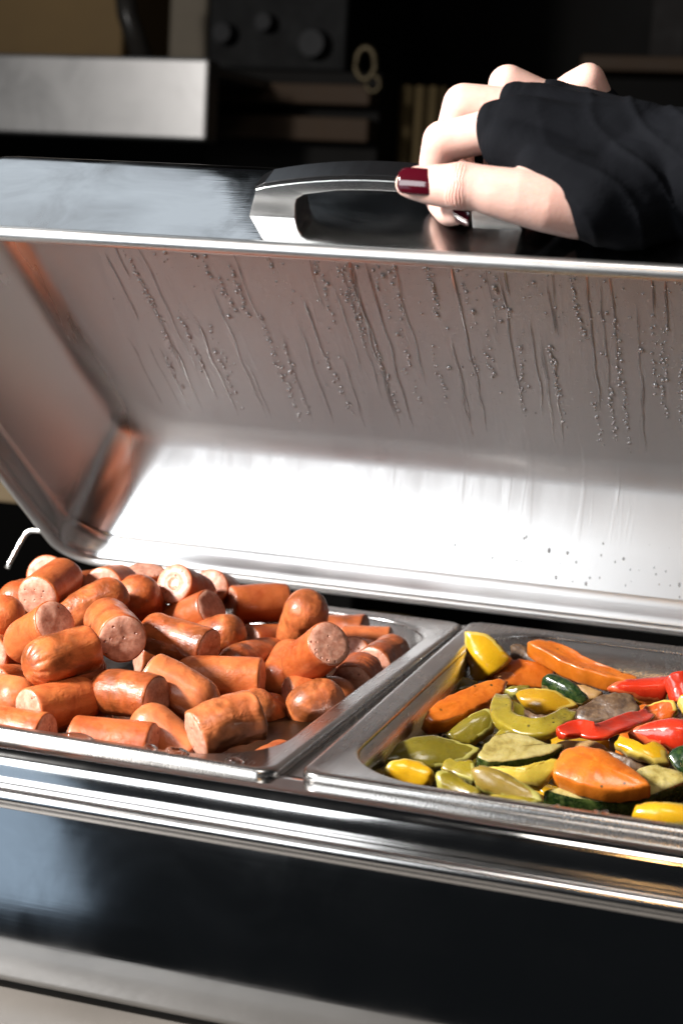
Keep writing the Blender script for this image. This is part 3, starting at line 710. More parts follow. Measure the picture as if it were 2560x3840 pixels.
# ------------------------------------------------------------------ vegetables
VEG = [
    ('pepper_y', 'yellow_chunk', (21.1, 267.1, -4.0), (-0.1, -0.949, 0.3), ((-12.5, 11.7), (-5.6, 11.8), (1.0, 11.4), (9.5, 5.8), (16.5, -0.5), (11.4, -8.2), (2.8, -14.3), (-4.1, -15.7), (-8.1, -5.9), (-11.0, 4.0)), 6, 9),
    ('mushroom', 'dark_mush_back', (41.8, 289.6, -7.0), (0.0, -0.707, 0.707), ((-10.6, 5.5), (-5.1, 7.7), (2.8, 3.4), (9.4, -0.4), (10.3, -5.1), (1.3, -6.7), (-8.0, -4.4)), 8, 2),
    ('carrot', 'long_carrot', (76.7, 269.2, 0.1), (0.05, -0.422, 0.905), ((-31.6, 8.0), (-28.7, 11.8), (-20.5, 14.0), (-6.8, 8.7), (7.0, 1.4), (22.5, -4.5), (34.5, -6.6), (29.1, -10.5), (19.2, -11.1), (5.5, -8.6), (-8.8, -4.3), (-21.3, 1.5)), 12, -2.0),
    ('carrot', 'carrot_chunk_back', (43.5, 272.5, -13.0), (0.249, -0.746, 0.617), ((-18.7, -6.7), (-15.1, -0.4), (-10.3, 4.7), (-1.8, 8.7), (7.4, 9.3), (17.2, 7.8), (19.1, 2.2), (12.7, -6.8), (0.5, -9.2), (-11.0, -9.5)), 16, 2),
    ('pepper_g', 'olive_strip_back', (11.9, 248.4, -17.0), (0.101, -0.704, 0.704), ((-12.3, 3.0), (-4.0, 4.6), (4.0, 4.5), (10.9, 1.7), (9.1, -3.2), (0.8, -6.7), (-8.4, -3.9)), 6, 4),
    ('carrot', 'carrot_oval_left', (36.3, 166.4, -3.9), (0.301, -0.482, 0.823), ((-17.1, -21.2), (-16.4, -13.0), (-12.2, -4.4), (-3.3, 7.2), (5.1, 17.0), (12.4, 23.0), (17.2, 23.3), (16.4, 15.4), (12.0, 6.6), (6.5, -1.8), (0.1, -10.7), (-7.4, -18.6), (-13.2, -22.9)), 11, 0.5),
    ('zucchini_wedge', 'dark_zucchini_wedge', (76.8, 224.2, -6.0), (0.1, -0.796, 0.597), ((-13.3, 1.4), (-10.7, 6.5), (-6.6, 7.8), (-0.4, 6.1), (8.6, 0.1), (13.9, -4.4), (11.0, -7.7), (4.6, -7.6), (-7.1, -2.2)), 10, 5),
    ('pepper_o', 'gold_strip', (68.6, 208.0, -10.0), (0.051, -0.861, 0.506), ((-16.1, 1.1), (-12.6, 4.2), (-4.4, 6.2), (5.1, 6.8), (12.5, 3.6), (17.8, 0.4), (11.1, -4.3), (3.0, -6.6), (-5.3, -7.6), (-11.2, -3.9)), 6, 6),
    ('mushroom', 'mushroom_slice', (105.4, 184.5, -3.0), (-0.1, -0.718, 0.688), ((-16.6, -8.2), (-16.1, -2.3), (-12.6, 1.5), (-3.4, 8.0), (3.0, 10.1), (9.7, 9.9), (15.0, 5.4), (16.7, -0.8), (10.2, -5.5), (1.3, -7.6), (-7.4, -10.4)), 9, 1),
    ('pepper_r', 'red_back', (118.2, 225.8, -1.0), (0.0, -0.862, 0.507), ((-19.1, -4.0), (-12.9, 1.7), (-1.4, 6.4), (11.4, 9.0), (13.8, 2.9), (11.6, -4.0), (2.5, -6.3), (-5.9, -5.8)), 7, 8),
    ('pepper_r', 'red_right_back', (138.5, 213.4, 6.0), (-0.199, -0.896, 0.398), ((-8.8, 1.6), (-6.1, 5.3), (-1.6, 7.8), (4.3, 7.6), (9.2, 1.7), (8.2, -6.8), (0.1, -9.1), (-5.4, -8.1)), 7, 7),
    ('pepper_ro', 'orange_bits', (130.9, 195.3, -4.0), (0.0, -0.8, 0.6), ((-9.4, -5.2), (-6.6, 2.9), (-0.5, 6.3), (6.1, 6.4), (9.8, 1.5), (4.2, -4.8), (-3.6, -7.1)), 7, 5),
    ('pepper_r', 'red_glossy_right', (140.0, 139.3, 1.0), (-0.1, -0.752, 0.652), ((-16.6, -1.8), (-10.9, 2.5), (-5.3, 6.3), (3.6, 8.1), (12.2, 7.6), (15.0, -2.2), (9.7, -8.0), (0.0, -6.7), (-7.7, -5.8)), 8, 7),
    ('pepper_y', 'yellow_bits_right', (133.8, 112.7, -1.0), (0.0, -0.751, 0.661), ((-13.7, 0.6), (-12.0, 5.7), (-5.8, 4.9), (-0.2, 1.6), (5.3, 5.3), (10.8, 1.8), (12.7, -4.5), (8.0, -6.8), (1.2, -4.8), (-6.3, -3.7)), 7, 4),
    ('pepper_g', 'olive_shell_left', (36.3, 98.6, -13.0), (0.101, -0.624, 0.775), ((-20.7, -9.1), (-17.4, -0.1), (-11.1, 6.1), (-2.2, 9.7), (10.5, 9.5), (21.2, 7.2), (18.2, 1.3), (11.0, -5.1), (1.4, -9.1), (-10.8, -10.4)), 6, 8),
    ('pepper_y2', 'small_yellow_front', (35.5, 61.3, -12.0), (0.0, -0.751, 0.661), ((-11.7, -2.6), (-10.0, 2.2), (-4.7, 5.9), (3.5, 7.2), (9.7, 2.6), (9.4, -2.6), (6.5, -6.1), (-2.7, -6.6)), 9, 6),
    ('pepper_l', 'lime_front', (62.1, 40.2, -7.0), (-0.101, -0.704, 0.704), ((-9.9, 2.0), (-8.9, 5.3), (-4.6, 6.5), (0.9, 4.5), (7.3, 0.4), (12.8, -3.1), (8.7, -5.8), (1.5, -6.1), (-7.7, -3.7)), 8, 5),
    ('pepper_l', 'lime_ragged', (55.6, 73.0, -10.0), (0.101, -0.704, 0.704), ((-9.0, -0.8), (-6.3, 5.0), (-2.0, 3.2), (4.9, 5.7), (8.0, -0.0), (7.4, -5.8), (1.6, -4.5), (-4.4, -2.7)), 7, 4),
    ('pepper_g', 'olive_strip_mid', (42.5, 152.1, -14.0), (0.1, -0.652, 0.752), ((-11.4, -6.5), (-7.7, 0.7), (-1.0, 7.1), (6.5, 12.8), (11.8, 5.8), (7.3, -2.5), (1.1, -8.7), (-6.6, -8.7)), 6, 5),
    ('zucchini', 'zucchini_half_slice', (78.4, 84.0, 0.0), (0.05, -0.381, 0.923), ((-15.3, -10.7), (-14.7, -3.2), (-11.6, 4.3), (-7.5, 9.1), (-1.8, 11.1), (7.0, 9.4), (15.7, 7.8), (21.7, 8.7), (16.9, 1.9), (9.0, -4.5), (0.9, -9.3), (-7.7, -12.3), (-12.7, -12.6)), 8, 0.3),
    ('pepper_y3', 'yellow_under_zucchini', (87.1, 68.6, -6.0), (0.101, -0.858, 0.504), ((-22.2, -1.6), (-13.4, 0.4), (-2.7, 1.3), (7.2, 6.8), (13.8, 9.5), (13.7, 2.8), (10.5, -2.3), (7.1, -6.1), (-1.4, -6.2), (-12.6, -4.5)), 8, 5),
    ('pepper_l2', 'tan_lime_strip', (84.6, 39.2, -4.0), (0.0, -0.707, 0.707), ((-16.4, 4.6), (-12.8, 7.7), (-4.2, 6.6), (5.3, 3.5), (13.9, -0.3), (17.5, -4.6), (12.6, -6.7), (3.7, -5.8), (-6.4, -4.0), (-13.2, -1.0)), 7, 5),
    ('pepper_l', 'olive_triangle', (64.6, 126.1, -8.0), (0.0, -0.8, 0.6), ((-6.2, -5.4), (-4.8, 0.5), (-2.1, 4.0), (4.9, 7.4), (6.9, 3.3), (3.6, -2.4), (-2.3, -7.4)), 6, 3),
    ('carrot', 'carrot_big_front', (119.2, 73.4, -1.0), (0.0, -0.503, 0.865), ((-19.8, -5.5), (-19.2, 2.6), (-17.4, 9.6), (-10.4, 13.2), (-2.1, 12.6), (5.1, 9.9), (17.1, 1.9), (24.1, -4.9), (20.0, -7.8), (11.7, -10.4), (0.5, -11.7), (-9.6, -9.5)), 9, 3),
    ('zucchini', 'zucchini_long_front', (130.1, 81.5, -9.0), (0.051, -0.406, 0.913), ((-33.3, -12.8), (-25.9, -9.3), (-13.9, -5.9), (-1.2, -1.6), (6.2, 5.3), (5.6, 14.5), (12.6, 18.9), (23.7, 17.1), (31.1, 15.1), (24.9, 8.5), (16.4, -0.0), (7.1, -8.7), (-5.4, -13.0), (-19.5, -14.3), (-28.5, -13.9)), 14, 0.3),
    ('pepper_y2', 'yellow_front_right', (152.2, 36.3, -5.0), (0.0, -0.8, 0.6), ((-11.9, -2.3), (-10.7, 1.9), (-7.6, 3.9), (1.4, 5.3), (12.9, 6.1), (15.8, -3.1), (4.6, -5.8), (-4.5, -6.0)), 8, 5),
    ('zucchini_wedge', 'dark_zucchini_right', (154.3, 92.2, 3.0), (-0.199, -0.845, 0.497), ((-6.3, 0.1), (-5.2, 3.9), (-0.6, 6.8), (6.0, 5.4), (7.5, -5.5), (2.2, -6.9), (-3.7, -3.8)), 9, 5),
    ('pepper_y', 'yellow_sliver_right', (144.6, 187.4, 4.0), (0.0, -0.862, 0.507), ((-4.1, 0.1), (-2.5, 4.3), (3.4, 4.3), (4.5, -3.9), (-1.3, -4.7)), 6, 3),
    ('onion', 'beige_slab', (103.7, 131.5, -10.0), (0.0, -0.6, 0.8), ((-14.1, 1.0), (-7.4, 4.0), (5.0, 5.2), (12.9, 1.5), (11.3, -2.9), (2.1, -5.2), (-9.8, -3.7)), 7, 2),
    ('mushroom', 'dark_mush_right', (127.5, 117.3, -9.0), (0.0, -0.655, 0.756), ((-11.1, 3.8), (-4.8, 3.1), (3.7, 2.4), (9.3, 2.2), (9.3, -3.9), (1.2, -5.3), (-7.7, -2.4)), 8, 2),
    ('onion', 'beige_bit_back', (85.1, 252.2, -14.0), (0.0, -0.751, 0.661), ((-7.8, 3.5), (-1.2, 3.9), (7.4, 1.8), (6.6, -3.0), (0.3, -5.2), (-5.3, -1.1)), 6, 1),
    ('pepper_g', 'lime_sliver_back', (46.6, 247.8, -17.0), (0.0, -0.707, 0.707), ((-7.7, -0.8), (-1.5, 1.8), (6.1, 3.2), (5.8, -0.7), (-2.7, -3.5)), 6, 1),
    ('pepper_l', 'lime_bottom_sliver', (91.8, 34.4, -8.0), (0.0, -0.707, 0.707), ((-13.2, 1.0), (-3.6, 1.2), (5.0, 2.1), (10.4, 1.1), (5.9, -2.5), (-4.5, -2.9)), 6, 2),
]
STRIPS = [
    ('pepper_l3', 'curved_lime', ((56.5, 158.2, 2.0), (59.5, 143.3, -1.0), (66.2, 131.4, -3.0), (76.5, 124.9, -3.0), (84.8, 126.4, -2.0), (90.5, 136.9, 0.0), (93.5, 146.2, 2.0)), 11.5, 8),
    ('pepper_r', 'red_strip_front', ((93.9, 115.8, 0.0), (101.4, 124.1, 1.0), (110.1, 123.3, 1.0), (117.3, 138.1, 1.0), (123.8, 152.8, 1.0), (129.6, 167.5, 1.0)), 11, 5),
]
VL = {
    'yellow_chunk': 'tall yellow pepper chunk standing at the rear left corner',
    'dark_mush_back': 'dark mushroom piece behind the orange carrot chunk at the rear',
    'long_carrot': 'long orange carrot slab lying toward the rear wall',
    'carrot_chunk_back': 'orange carrot chunk right of the standing yellow pepper',
    'olive_strip_back': 'olive green pepper strip below the standing yellow pepper',
    'carrot_oval_left': 'oval carrot slice leaning against the left side of the pan',
    'dark_zucchini_wedge': 'dark green shiny zucchini wedge in the middle rear',
    'gold_strip': 'golden yellow pepper strip left of the mushroom slice',
    'mushroom_slice': 'large brown mushroom slice in the centre of the vegetables',
    'red_back': 'broad red pepper piece behind the large mushroom slice',
    'red_right_back': 'upright red pepper piece at the far right of the photo',
    'orange_bits': 'orange-red pepper lump right of the large mushroom slice',
    'red_glossy_right': 'glossy wet red pepper lump at the right edge',
    'yellow_bits_right': 'ragged yellow pepper piece below the red strip',
    'olive_shell_left': 'big olive green pepper shell at the left end of the pan',
    'small_yellow_front': 'small bright yellow pepper piece in the front left corner',
    'lime_front': 'lime green pepper tip at the front rim',
    'lime_ragged': 'ragged lime pepper piece behind the front lime tip',
    'olive_strip_mid': 'olive strip under the oval carrot slice',
    'zucchini_half_slice': 'zucchini slice with pale flesh lying on top at the front',
    'yellow_under_zucchini': 'pale yellow pepper piece directly under the top zucchini slice',
    'tan_lime_strip': 'tan-green pepper strip along the front, below the top zucchini slice',
    'olive_triangle': 'triangular lime pepper tip behind the top zucchini slice',
    'carrot_big_front': 'large orange carrot slice lying at the front',
    'zucchini_long_front': 'long zucchini slice with ribbed green rind under the large front carrot',
    'yellow_front_right': 'bright yellow pepper strip in the front right of the picture',
    'dark_zucchini_right': 'dark green zucchini piece at the right edge of the picture',
    'yellow_sliver_right': 'small yellow pepper sliver at the right edge beside the red pieces',
    'beige_slab': 'beige onion slab half hidden behind the large front carrot',
    'dark_mush_right': 'dark mushroom strip below the ragged yellow pepper',
    'beige_bit_back': 'small beige onion bit between carrot slab and mushroom slice',
    'lime_sliver_back': 'thin lime sliver under the rear carrot chunk',
    'lime_bottom_sliver': 'thin lime sliver at the front rim under the tan-green strip',
    'curved_lime': 'curved pale green pepper strip shaped like a hook, mid pan',
    'red_strip_front': 'wavy red pepper strip lying in front of the mushroom slice',
}
def catmull(pts, n):
    out = []; m = len(pts)
    per = max(2, n//m)
    for i in range(m):
        p0, p1, p2, p3 = (Vector(pts[(i+d_) % m]) for d_ in (-1, 0, 1, 2))
        for k in range(per):
            t = k/per
            q = 0.5*((2*p1)+(p2-p0)*t+(2*p0-5*p1+4*p2-p3)*t*t+(3*p1-p0-3*p2+p3)*t*t*t)
            out.append(q*0.40+p1.lerp(p2, t)*0.60)
    return out
def slab(name, kind, Cc, Nn, pts, th, dome, label, cat, seed, mats, rind=None, group=None):
    Cc = Vector(Cc)*MM; Nn = Vector(Nn).normalized()
    ex = (Vector((1, 0, 0))-Nn*Nn.x).normalized(); ey = Nn.cross(ex)
    Mx = Matrix((ex, ey, Nn)).transposed().to_4x4(); Mx.translation = Cc-Nn*(th*0.5*MM)
    ol = catmull([(x, y) for x, y in pts], 52); N = len(ol)
    ol = [p+Vector((noise.noise(Vector((p.x, p.y, seed))*0.28), noise.noise(Vector((p.y, p.x, seed+9))*0.28)))*1.1 for p in ol]
    c = sum(ol, Vector((0, 0)))/N; sv = Vector((seed*2.3, seed*1.7, seed*0.9))
    amp = {'carrot': 0.8, 'zucchini': 0.5, 'mushroom': 0.9}.get(kind, 0.55)
    pep = kind.startswith('pepper') or kind == 'zucchini_wedge'
    xs_ = [p[0] for p in pts]; ys_ = [p[1] for p in pts]
    sxx, syy, sxy = sum(x*x for x in xs_), sum(y*y for y in ys_), sum(x*y for x, y in zip(xs_, ys_))
    ang_ = 0.5*math.atan2(2*sxy, sxx-syy); la = Vector((math.cos(ang_), math.sin(ang_))); sa = Vector((-la.y, la.x))
    smax = max(abs(Vector(p).dot(sa)) for p in pts); lmax = max(abs(Vector(p).dot(la)) for p in pts)
    def shape(p, rho):
        if not pep: return dome*(1-rho*rho)
        return dome*0.62*(1-(p.dot(sa)/smax)**2)+dome*0.2*(1-(p.dot(la)/lmax)**2)-dome*0.3+1.3*math.sin(p.dot(la)*0.17+seed)+0.8*math.sin(p.dot(sa)*0.3+seed*2)
    def hgt(p, rho): return shape(p, rho)+amp*noise.noise(Vector((p.x, p.y, 0))*0.10+sv)*1.1+amp*0.4*noise.noise(Vector((p.x, p.y, 0))*0.35+sv)
    top, bot = [], []
    er = min(0.2, (1.1 if pep else 0.7 if kind in ('carrot', 'zucchini', 'onion') else 1.6)/max(4, min(abs(p.x-c.x)+abs(p.y-c.y) for p in ol)))
    rhos = [(1.0, 0.36 if kind in ('carrot', 'zucchini') or pep else 0.30), (1-er*0.25, 0.44), (1-er*0.7, 0.485), (1-er*1.4, 0.5), (0.66, 0.5), (0.4, 0.5), (0.18, 0.5)]
    V, Fs, Ftop = [], [], []
    for sgn in (1, -1):
        for rho, hz in rhos:
            for p in ol:
                q = c+(p-c)*rho
                V.append(Vector((q.x, q.y, sgn*hz*th+hgt(q, rho)))*MM)
        V.append(Vector((c.x, c.y, sgn*0.5*th+hgt(c, 0)))*MM)
    R = len(rhos); blk = R*N+1
    def add(lst, s, a, b, alt=None):
        for k in range(N):
            l = (k+1) % N
            dv = ol[k]-c
            if alt is not None and math.cos(math.atan2(dv.y, dv.x)-seed*1.7) < 0.15:
                f = (s*blk+a*N+k, s*blk+a*N+l, s*blk+b*N+l, s*blk+b*N+k)
                alt.append(f if s == 0 else tuple(reversed(f))); continue
            f = (s*blk+a*N+k, s*blk+a*N+l, s*blk+b*N+l, s*blk+b*N+k)
            lst.append(f if s == 0 else tuple(reversed(f)))
    for s in (0, 1):
        for a in range(R-1): add(Fs if a < (1 if kind == 'zucchini_wedge' else 3 if pep else 1) else Ftop, s, a, a+1, Ftop if pep and s == 0 and a < 3 else None)
        for k in range(N):
            f = (s*blk+(R-1)*N+k, s*blk+(R-1)*N+(k+1) % N, s*blk+R*N)
            Ftop.append(f if s == 0 else tuple(reversed(f)))
    for k in range(N):
        l = (k+1) % N; Fs.append((blk+k, blk+l, l, k))
    if rind:
        me = mesh(name, V, Ftop+Fs, [mats[0]]); fix_normals(me)
        o = link(name, me)
        V2 = [Vector(v) for v in V]
        cz = Vector((c.x, c.y, 0))*MM
        used = sorted({i for f in Fs for i in f}); mp = {i: n_ for n_, i in enumerate(used)}
        VV = []
        for i in used:
            v = V2[i].copy(); dxy = Vector((v.x-cz.x, v.y-cz.y, 0)); v += dxy.normalized()*0.25*MM; VV.append(v)
        m2 = mesh('rind', VV, [tuple(mp[i] for i in f) for f in Fs], [rind]); fix_normals(m2); link('rind', m2, o)
    else:
        me = mesh(name, V, Ftop+Fs, [mats[0], mats[-1]], True, [0]*len(Ftop)+[1]*len(Fs)); fix_normals(me)
        o = link(name, me)
    o.matrix_world = Mx
    tag(o, label, cat, group or 'roasted vegetables in the pan')
    return o
VM['flesh_y'] = veg('yellow_pepper_flesh', [(0.3, (0.52, 0.36, 0.05)), (0.6, (0.60, 0.44, 0.10)), (0.8, (0.52, 0.36, 0.06))], 60, 0.3, 0.2, 260, toast=0.3, mott=0.2)
VM['flesh_g'] = veg('green_pepper_flesh', [(0.3, (0.32, 0.28, 0.05)), (0.6, (0.40, 0.36, 0.10)), (0.8, (0.34, 0.30, 0.06))], 60, 0.3, 0.2, 260, toast=0.3, mott=0.2)
VM['flesh_r'] = veg('red_pepper_flesh', [(0.3, (0.50, 0.06, 0.015)), (0.6, (0.60, 0.13, 0.04)), (0.8, (0.52, 0.08, 0.02))], 60, 0.3, 0.2, 260, toast=0.3, mott=0.2)
FLESH = dict(pepper_y='flesh_y', pepper_y2='flesh_y', pepper_y3='flesh_y', pepper_g='flesh_g', pepper_l='flesh_g', pepper_l2='flesh_g', pepper_r='flesh_r', pepper_o='flesh_y', pepper_ro='flesh_y', zucchini_wedge='zucchini')
NAMES = dict(carrot=('carrot_slice', 'carrot'), zucchini=('zucchini_slice', 'zucchini'), zucchini_wedge=('zucchini_piece', 'zucchini'), mushroom=('mushroom_slice', 'mushroom'), onion=('onion_piece', 'onion'))
for i, (kind, key, Cc, Nn, pts, th, dome) in enumerate(VEG):
    nm, cat = NAMES.get(kind, ('pepper_piece', 'pepper'))
    mats = (VM['carrot'], VM['carrot_side']) if kind == 'carrot' else (VM[kind], VM.get(FLESH.get(kind, kind), VM[kind]))
    rind = VM['rind'] if kind == 'zucchini' else None
    slab(nm, kind, Cc, Nn, pts, th, dome, VL[key], cat, i+1, mats, rind)
def strip(name, path, wid, th, label, cat, seed, mat, tilt=(0, -0.55, 0.83), curl=2.0):
    P = [Vector(p) for p in path]; n = len(P); dense = []
    for i in range(n-1):
        p0, p1, p2, p3 = P[max(i-1, 0)], P[i], P[i+1], P[min(i+2, n-1)]
        for k in range(6):
            t = k/6.0
            dense.append(0.5*((2*p1)+(p2-p0)*t+(2*p0-5*p1+4*p2-p3)*t*t+(3*p1-p0-3*p2+p3)*t*t*t))
    dense.append(P[-1]); m = len(dense); sv = Vector((seed, seed*2, seed*3))
    org = sum(dense, Vector())/m; up0 = Vector(tilt).normalized()
    V, Fc = [], []; K = 20
    for i, p in enumerate(dense):
        tn = (dense[min(i+1, m-1)]-dense[max(i-1, 0)]).normalized()
        up = (up0-tn*up0.dot(tn)).normalized(); sd = tn.cross(up)
        e = i/(m-1); taper = min(1.0, 0.55+3.2*min(e, 1-e))
        for k in range(K):
            a = 2*math.pi*k/K
            cx = math.copysign(abs(math.cos(a))**0.6, math.cos(a)); sy = math.copysign(abs(math.sin(a))**0.75, math.sin(a))
            q = p+sd*(cx*wid/2*taper)+up*(sy*th/2*min(1, taper+0.2)+curl*(cx*cx-0.5))
            q += up*(0.9*noise.noise(q*0.12+sv))+sd*(1.3*noise.noise(q*0.09-sv))
            V.append((q-org)*MM)
    for i in range(m-1):
        for k in range(K):
            l = (k+1) % K; Fc.append((i*K+k, (i+1)*K+k, (i+1)*K+l, i*K+l))
    Fc.append(tuple(range(K))); Fc.append(tuple(reversed(range((m-1)*K, m*K))))
    me = mesh(name, V, Fc, [mat]); fix_normals(me)
    o = link(name, me); o.location = org*MM
    return tag(o, label, cat, 'roasted vegetables in the pan')
for i, (kind, key, path, wid, th) in enumerate(STRIPS):
    strip('pepper_piece', path, wid, th, VL[key], 'pepper', 40+i, VM[kind])
# pieces lying deeper, seen dimly in the gaps
DEEP = {
    45: 'golden pepper glimpsed in the gap between the beige onion slab and the large front carrot',
    57: 'olive pepper glimpsed between the rear carrot chunk and the curved green strip',
    24: 'dark golden pepper glimpsed below the pale yellow piece, left of the front carrot',
    43: 'dim olive pepper in the gap between the olive strip and the top zucchini slice',
    58: 'dark mushroom glimpsed just behind the curved green pepper strip',
    60: 'dim carrot under the orange-red pepper lump at the right',
    39: 'dim carrot glimpsed between the dark mushroom strip and ragged yellow pepper',
    29: 'dark olive pepper showing between big olive shell and top zucchini slice',
    36: 'dark olive pepper just under the olive strip beneath the oval carrot',
    46: 'dim carrot glimpsed under the wavy red pepper strip',
    72: 'dark mushroom behind the dark green zucchini wedge, under the long carrot slab',
    22: 'dark olive pepper in the gap between big olive shell and small yellow piece',
    65: 'dark mushroom between golden pepper strip and large mushroom slice',
    44: 'dark mushroom in the hollow under the curved green strip',
    73: 'dim golden pepper under the broad red pepper piece',
    17: 'dim golden pepper at the front rim left of the ribbed zucchini',
    59: 'dim golden pepper between large mushroom slice and orange-red lump',
}
rngv = random.Random(11)
kinds = ['pepper_g', 'mushroom', 'pepper_o', 'carrot', 'pepper_g', 'mushroom', 'pepper_r']
gx = 0
for yy in range(40, 310, 26):
    for xx in range(36, 245, 30):
        x = xx+rngv.uniform(-8, 8); y = yy+rngv.uniform(-6, 6)
        lvl = -36+14*min(1, max(0, (x-30)/110.0))+(5 if y > 120 else 0)
        if y > 255 and x > 110: lvl = -44
        k = kinds[gx % len(kinds)]; gx += 1
        rr = rngv.uniform(11, 15); pts = []
        for a in range(8):
            q = 2*math.pi*a/8; pts.append((rr*math.cos(q)*rngv.uniform(0.8, 1.3), rr*math.sin(q)*rngv.uniform(0.6, 1.0)))
        nm, cat = NAMES.get(k, ('pepper_piece', 'pepper'))
        nv = (rngv.uniform(-.3, .3), rngv.uniform(-.45, .1), 0.9); dm = rngv.uniform(1, 4)
        if gx not in DEEP: continue
        slab(nm, k, (x, y, lvl), nv, pts, 8, dm, DEEP[gx], cat, 100+gx,
             (VM[k],) if k != 'carrot' else (VM['carrot'], VM['carrot_side']), None, 'vegetables under the top layer')
RIGHT_LABELS = [
    'lime pepper piece in the front right part of the vegetable pan',
    'orange carrot piece in the front right corner of the pan',
    'red pepper piece behind the front right lime pepper',
    'yellow pepper piece by the right wall near the front corner',
    'brown mushroom piece in the right half, behind the red pepper',
    'olive pepper piece by the right wall, mid front',
    'dark zucchini piece in the middle of the right half',
    'bright yellow pepper piece at the middle of the right wall',
    'lime pepper piece in the right half beside the red peppers',
    'orange carrot piece in the right half toward the rear',
    'red pepper piece by the right wall toward the rear',
    'yellow pepper piece in the rear part of the right half',
    'brown mushroom piece near the rear right corner',
    'olive pepper piece low by the rear wall, right half',
    'dark zucchini piece low by the rear wall behind the red peppers',
    'bright yellow pepper piece low against the rear wall',
]
rngr = random.Random(5)
rk = ['pepper_l', 'carrot', 'pepper_r', 'pepper_y', 'mushroom', 'pepper_g', 'zucchini_wedge', 'pepper_y2']
for q_, (x, y) in enumerate([(186, 45), (214, 52), (190, 82), (222, 92), (184, 118), (212, 130), (196, 158), (224, 168), (178, 190), (204, 204), (226, 226), (186, 240), (212, 262), (180, 280), (160, 262), (150, 292)]):
    k = rk[q_ % len(rk)]; rr = rngr.uniform(13, 18)
    pts = [(rr*math.cos(2*math.pi*a/9)*rngr.uniform(0.85, 1.35), rr*math.sin(2*math.pi*a/9)*rngr.uniform(0.6, 0.95)) for a in range(9)]
    nm, cat = NAMES.get(k, ('pepper_piece', 'pepper'))
    slab(nm, k, (x, y, rngr.uniform(-16, -8) if y < 250 else -26), (rngr.uniform(-.3, .3), rngr.uniform(-.5, .0), 0.85), pts, 8, rngr.uniform(2, 5), RIGHT_LABELS[q_], cat, 200+q_,
         (VM['carrot'], VM['carrot_side']) if k == 'carrot' else (VM[k], VM.get(FLESH.get(k, k), VM[k])), None, 'vegetables at the right end of the pan')
gap_pts = [(x*MM, y*MM, -33*MM) for x, y in rrect(132, 163, 114, 148, 40, 10)]  # dark sheet added below the vegetables so the gaps look shaded
gap_sheet = link('gap_shade_sheet', mesh('gap_shade_sheet', gap_pts, [tuple(range(len(gap_pts)))], [GAP_SHADE], False)); tag(gap_sheet, 'dark sheet added as shade in the gaps between the vegetables', 'shade sheet', kind='stuff')
gap_pts = [((x)*MM, y*MM, -19*MM) for x, y in rrect(-141, 163, 114, 148, 40, 10)]  # sausage pan: added dark sheet, painted shade between the pieces
gap_sheet = link('gap_shade_sheet', mesh('gap_shade_sheet', gap_pts, [tuple(range(len(gap_pts)))], [GAP_SHADE], False)); tag(gap_sheet, 'dark sheet added as shade in the gaps between the sausages', 'shade sheet', kind='stuff')

# ------------------------------------------------------------------ hand and sleeve
def chain_mesh(chains, voxel, smooth_it, name):
    bm = bmesh.new()
    tmpl = bmesh.new(); bmesh.ops.create_icosphere(tmpl, subdivisions=3, radius=1.0)
    tv = [v.co.copy() for v in tmpl.verts]; tf = [[v.index for v in f.verts] for f in tmpl.faces]; tmpl.free()
    V, Fc = [], []
    for ch in chains:
        for (p0, r0), (p1, r1) in zip(ch[:-1], ch[1:]):
            p0, p1 = Vector(p0), Vector(p1); n = max(2, int((p1-p0).length/(min(r0, r1)*0.22)))
            for i in range(n+1):
                t = i/n; c = p0.lerp(p1, t); r = r0+(r1-r0)*t
                b = len(V); V += [(c+v*r)*MM for v in tv]; Fc += [tuple(b+j for j in f) for f in tf]
    me = bpy.data.meshes.new('tmp'); me.from_pydata(V, [], Fc)
    o = bpy.data.objects.new('tmp', me); C.objects.link(o)
    m = o.modifiers.new('r', 'REMESH'); m.mode = 'VOXEL'; m.voxel_size = voxel*MM
    s = o.modifiers.new('s', 'SMOOTH'); s.factor = 0.5; s.iterations = smooth_it
    dg = bpy.context.evaluated_depsgraph_get(); dg.update()
    res = bpy.data.meshes.new_from_object(o.evaluated_get(dg)); res.name = name
    bpy.data.objects.remove(o); bpy.data.meshes.remove(me)
    res.polygons.foreach_set('use_smooth', [True]*len(res.polygons))
    return res
WR, FO, EL = (110, 102, 266), (134, 93, 263.5), (230, 62, 255)
IM, MMc, RM, PM = (59, 88, 281), (63.5, 108, 288), (72, 130, 290), (84, 150, 289)
IP, MP, RP, PP = (26.1, 86, 272.9), (29.8, 104, 290.6), (45.6, 122, 301.6), (79, 142, 306.4)
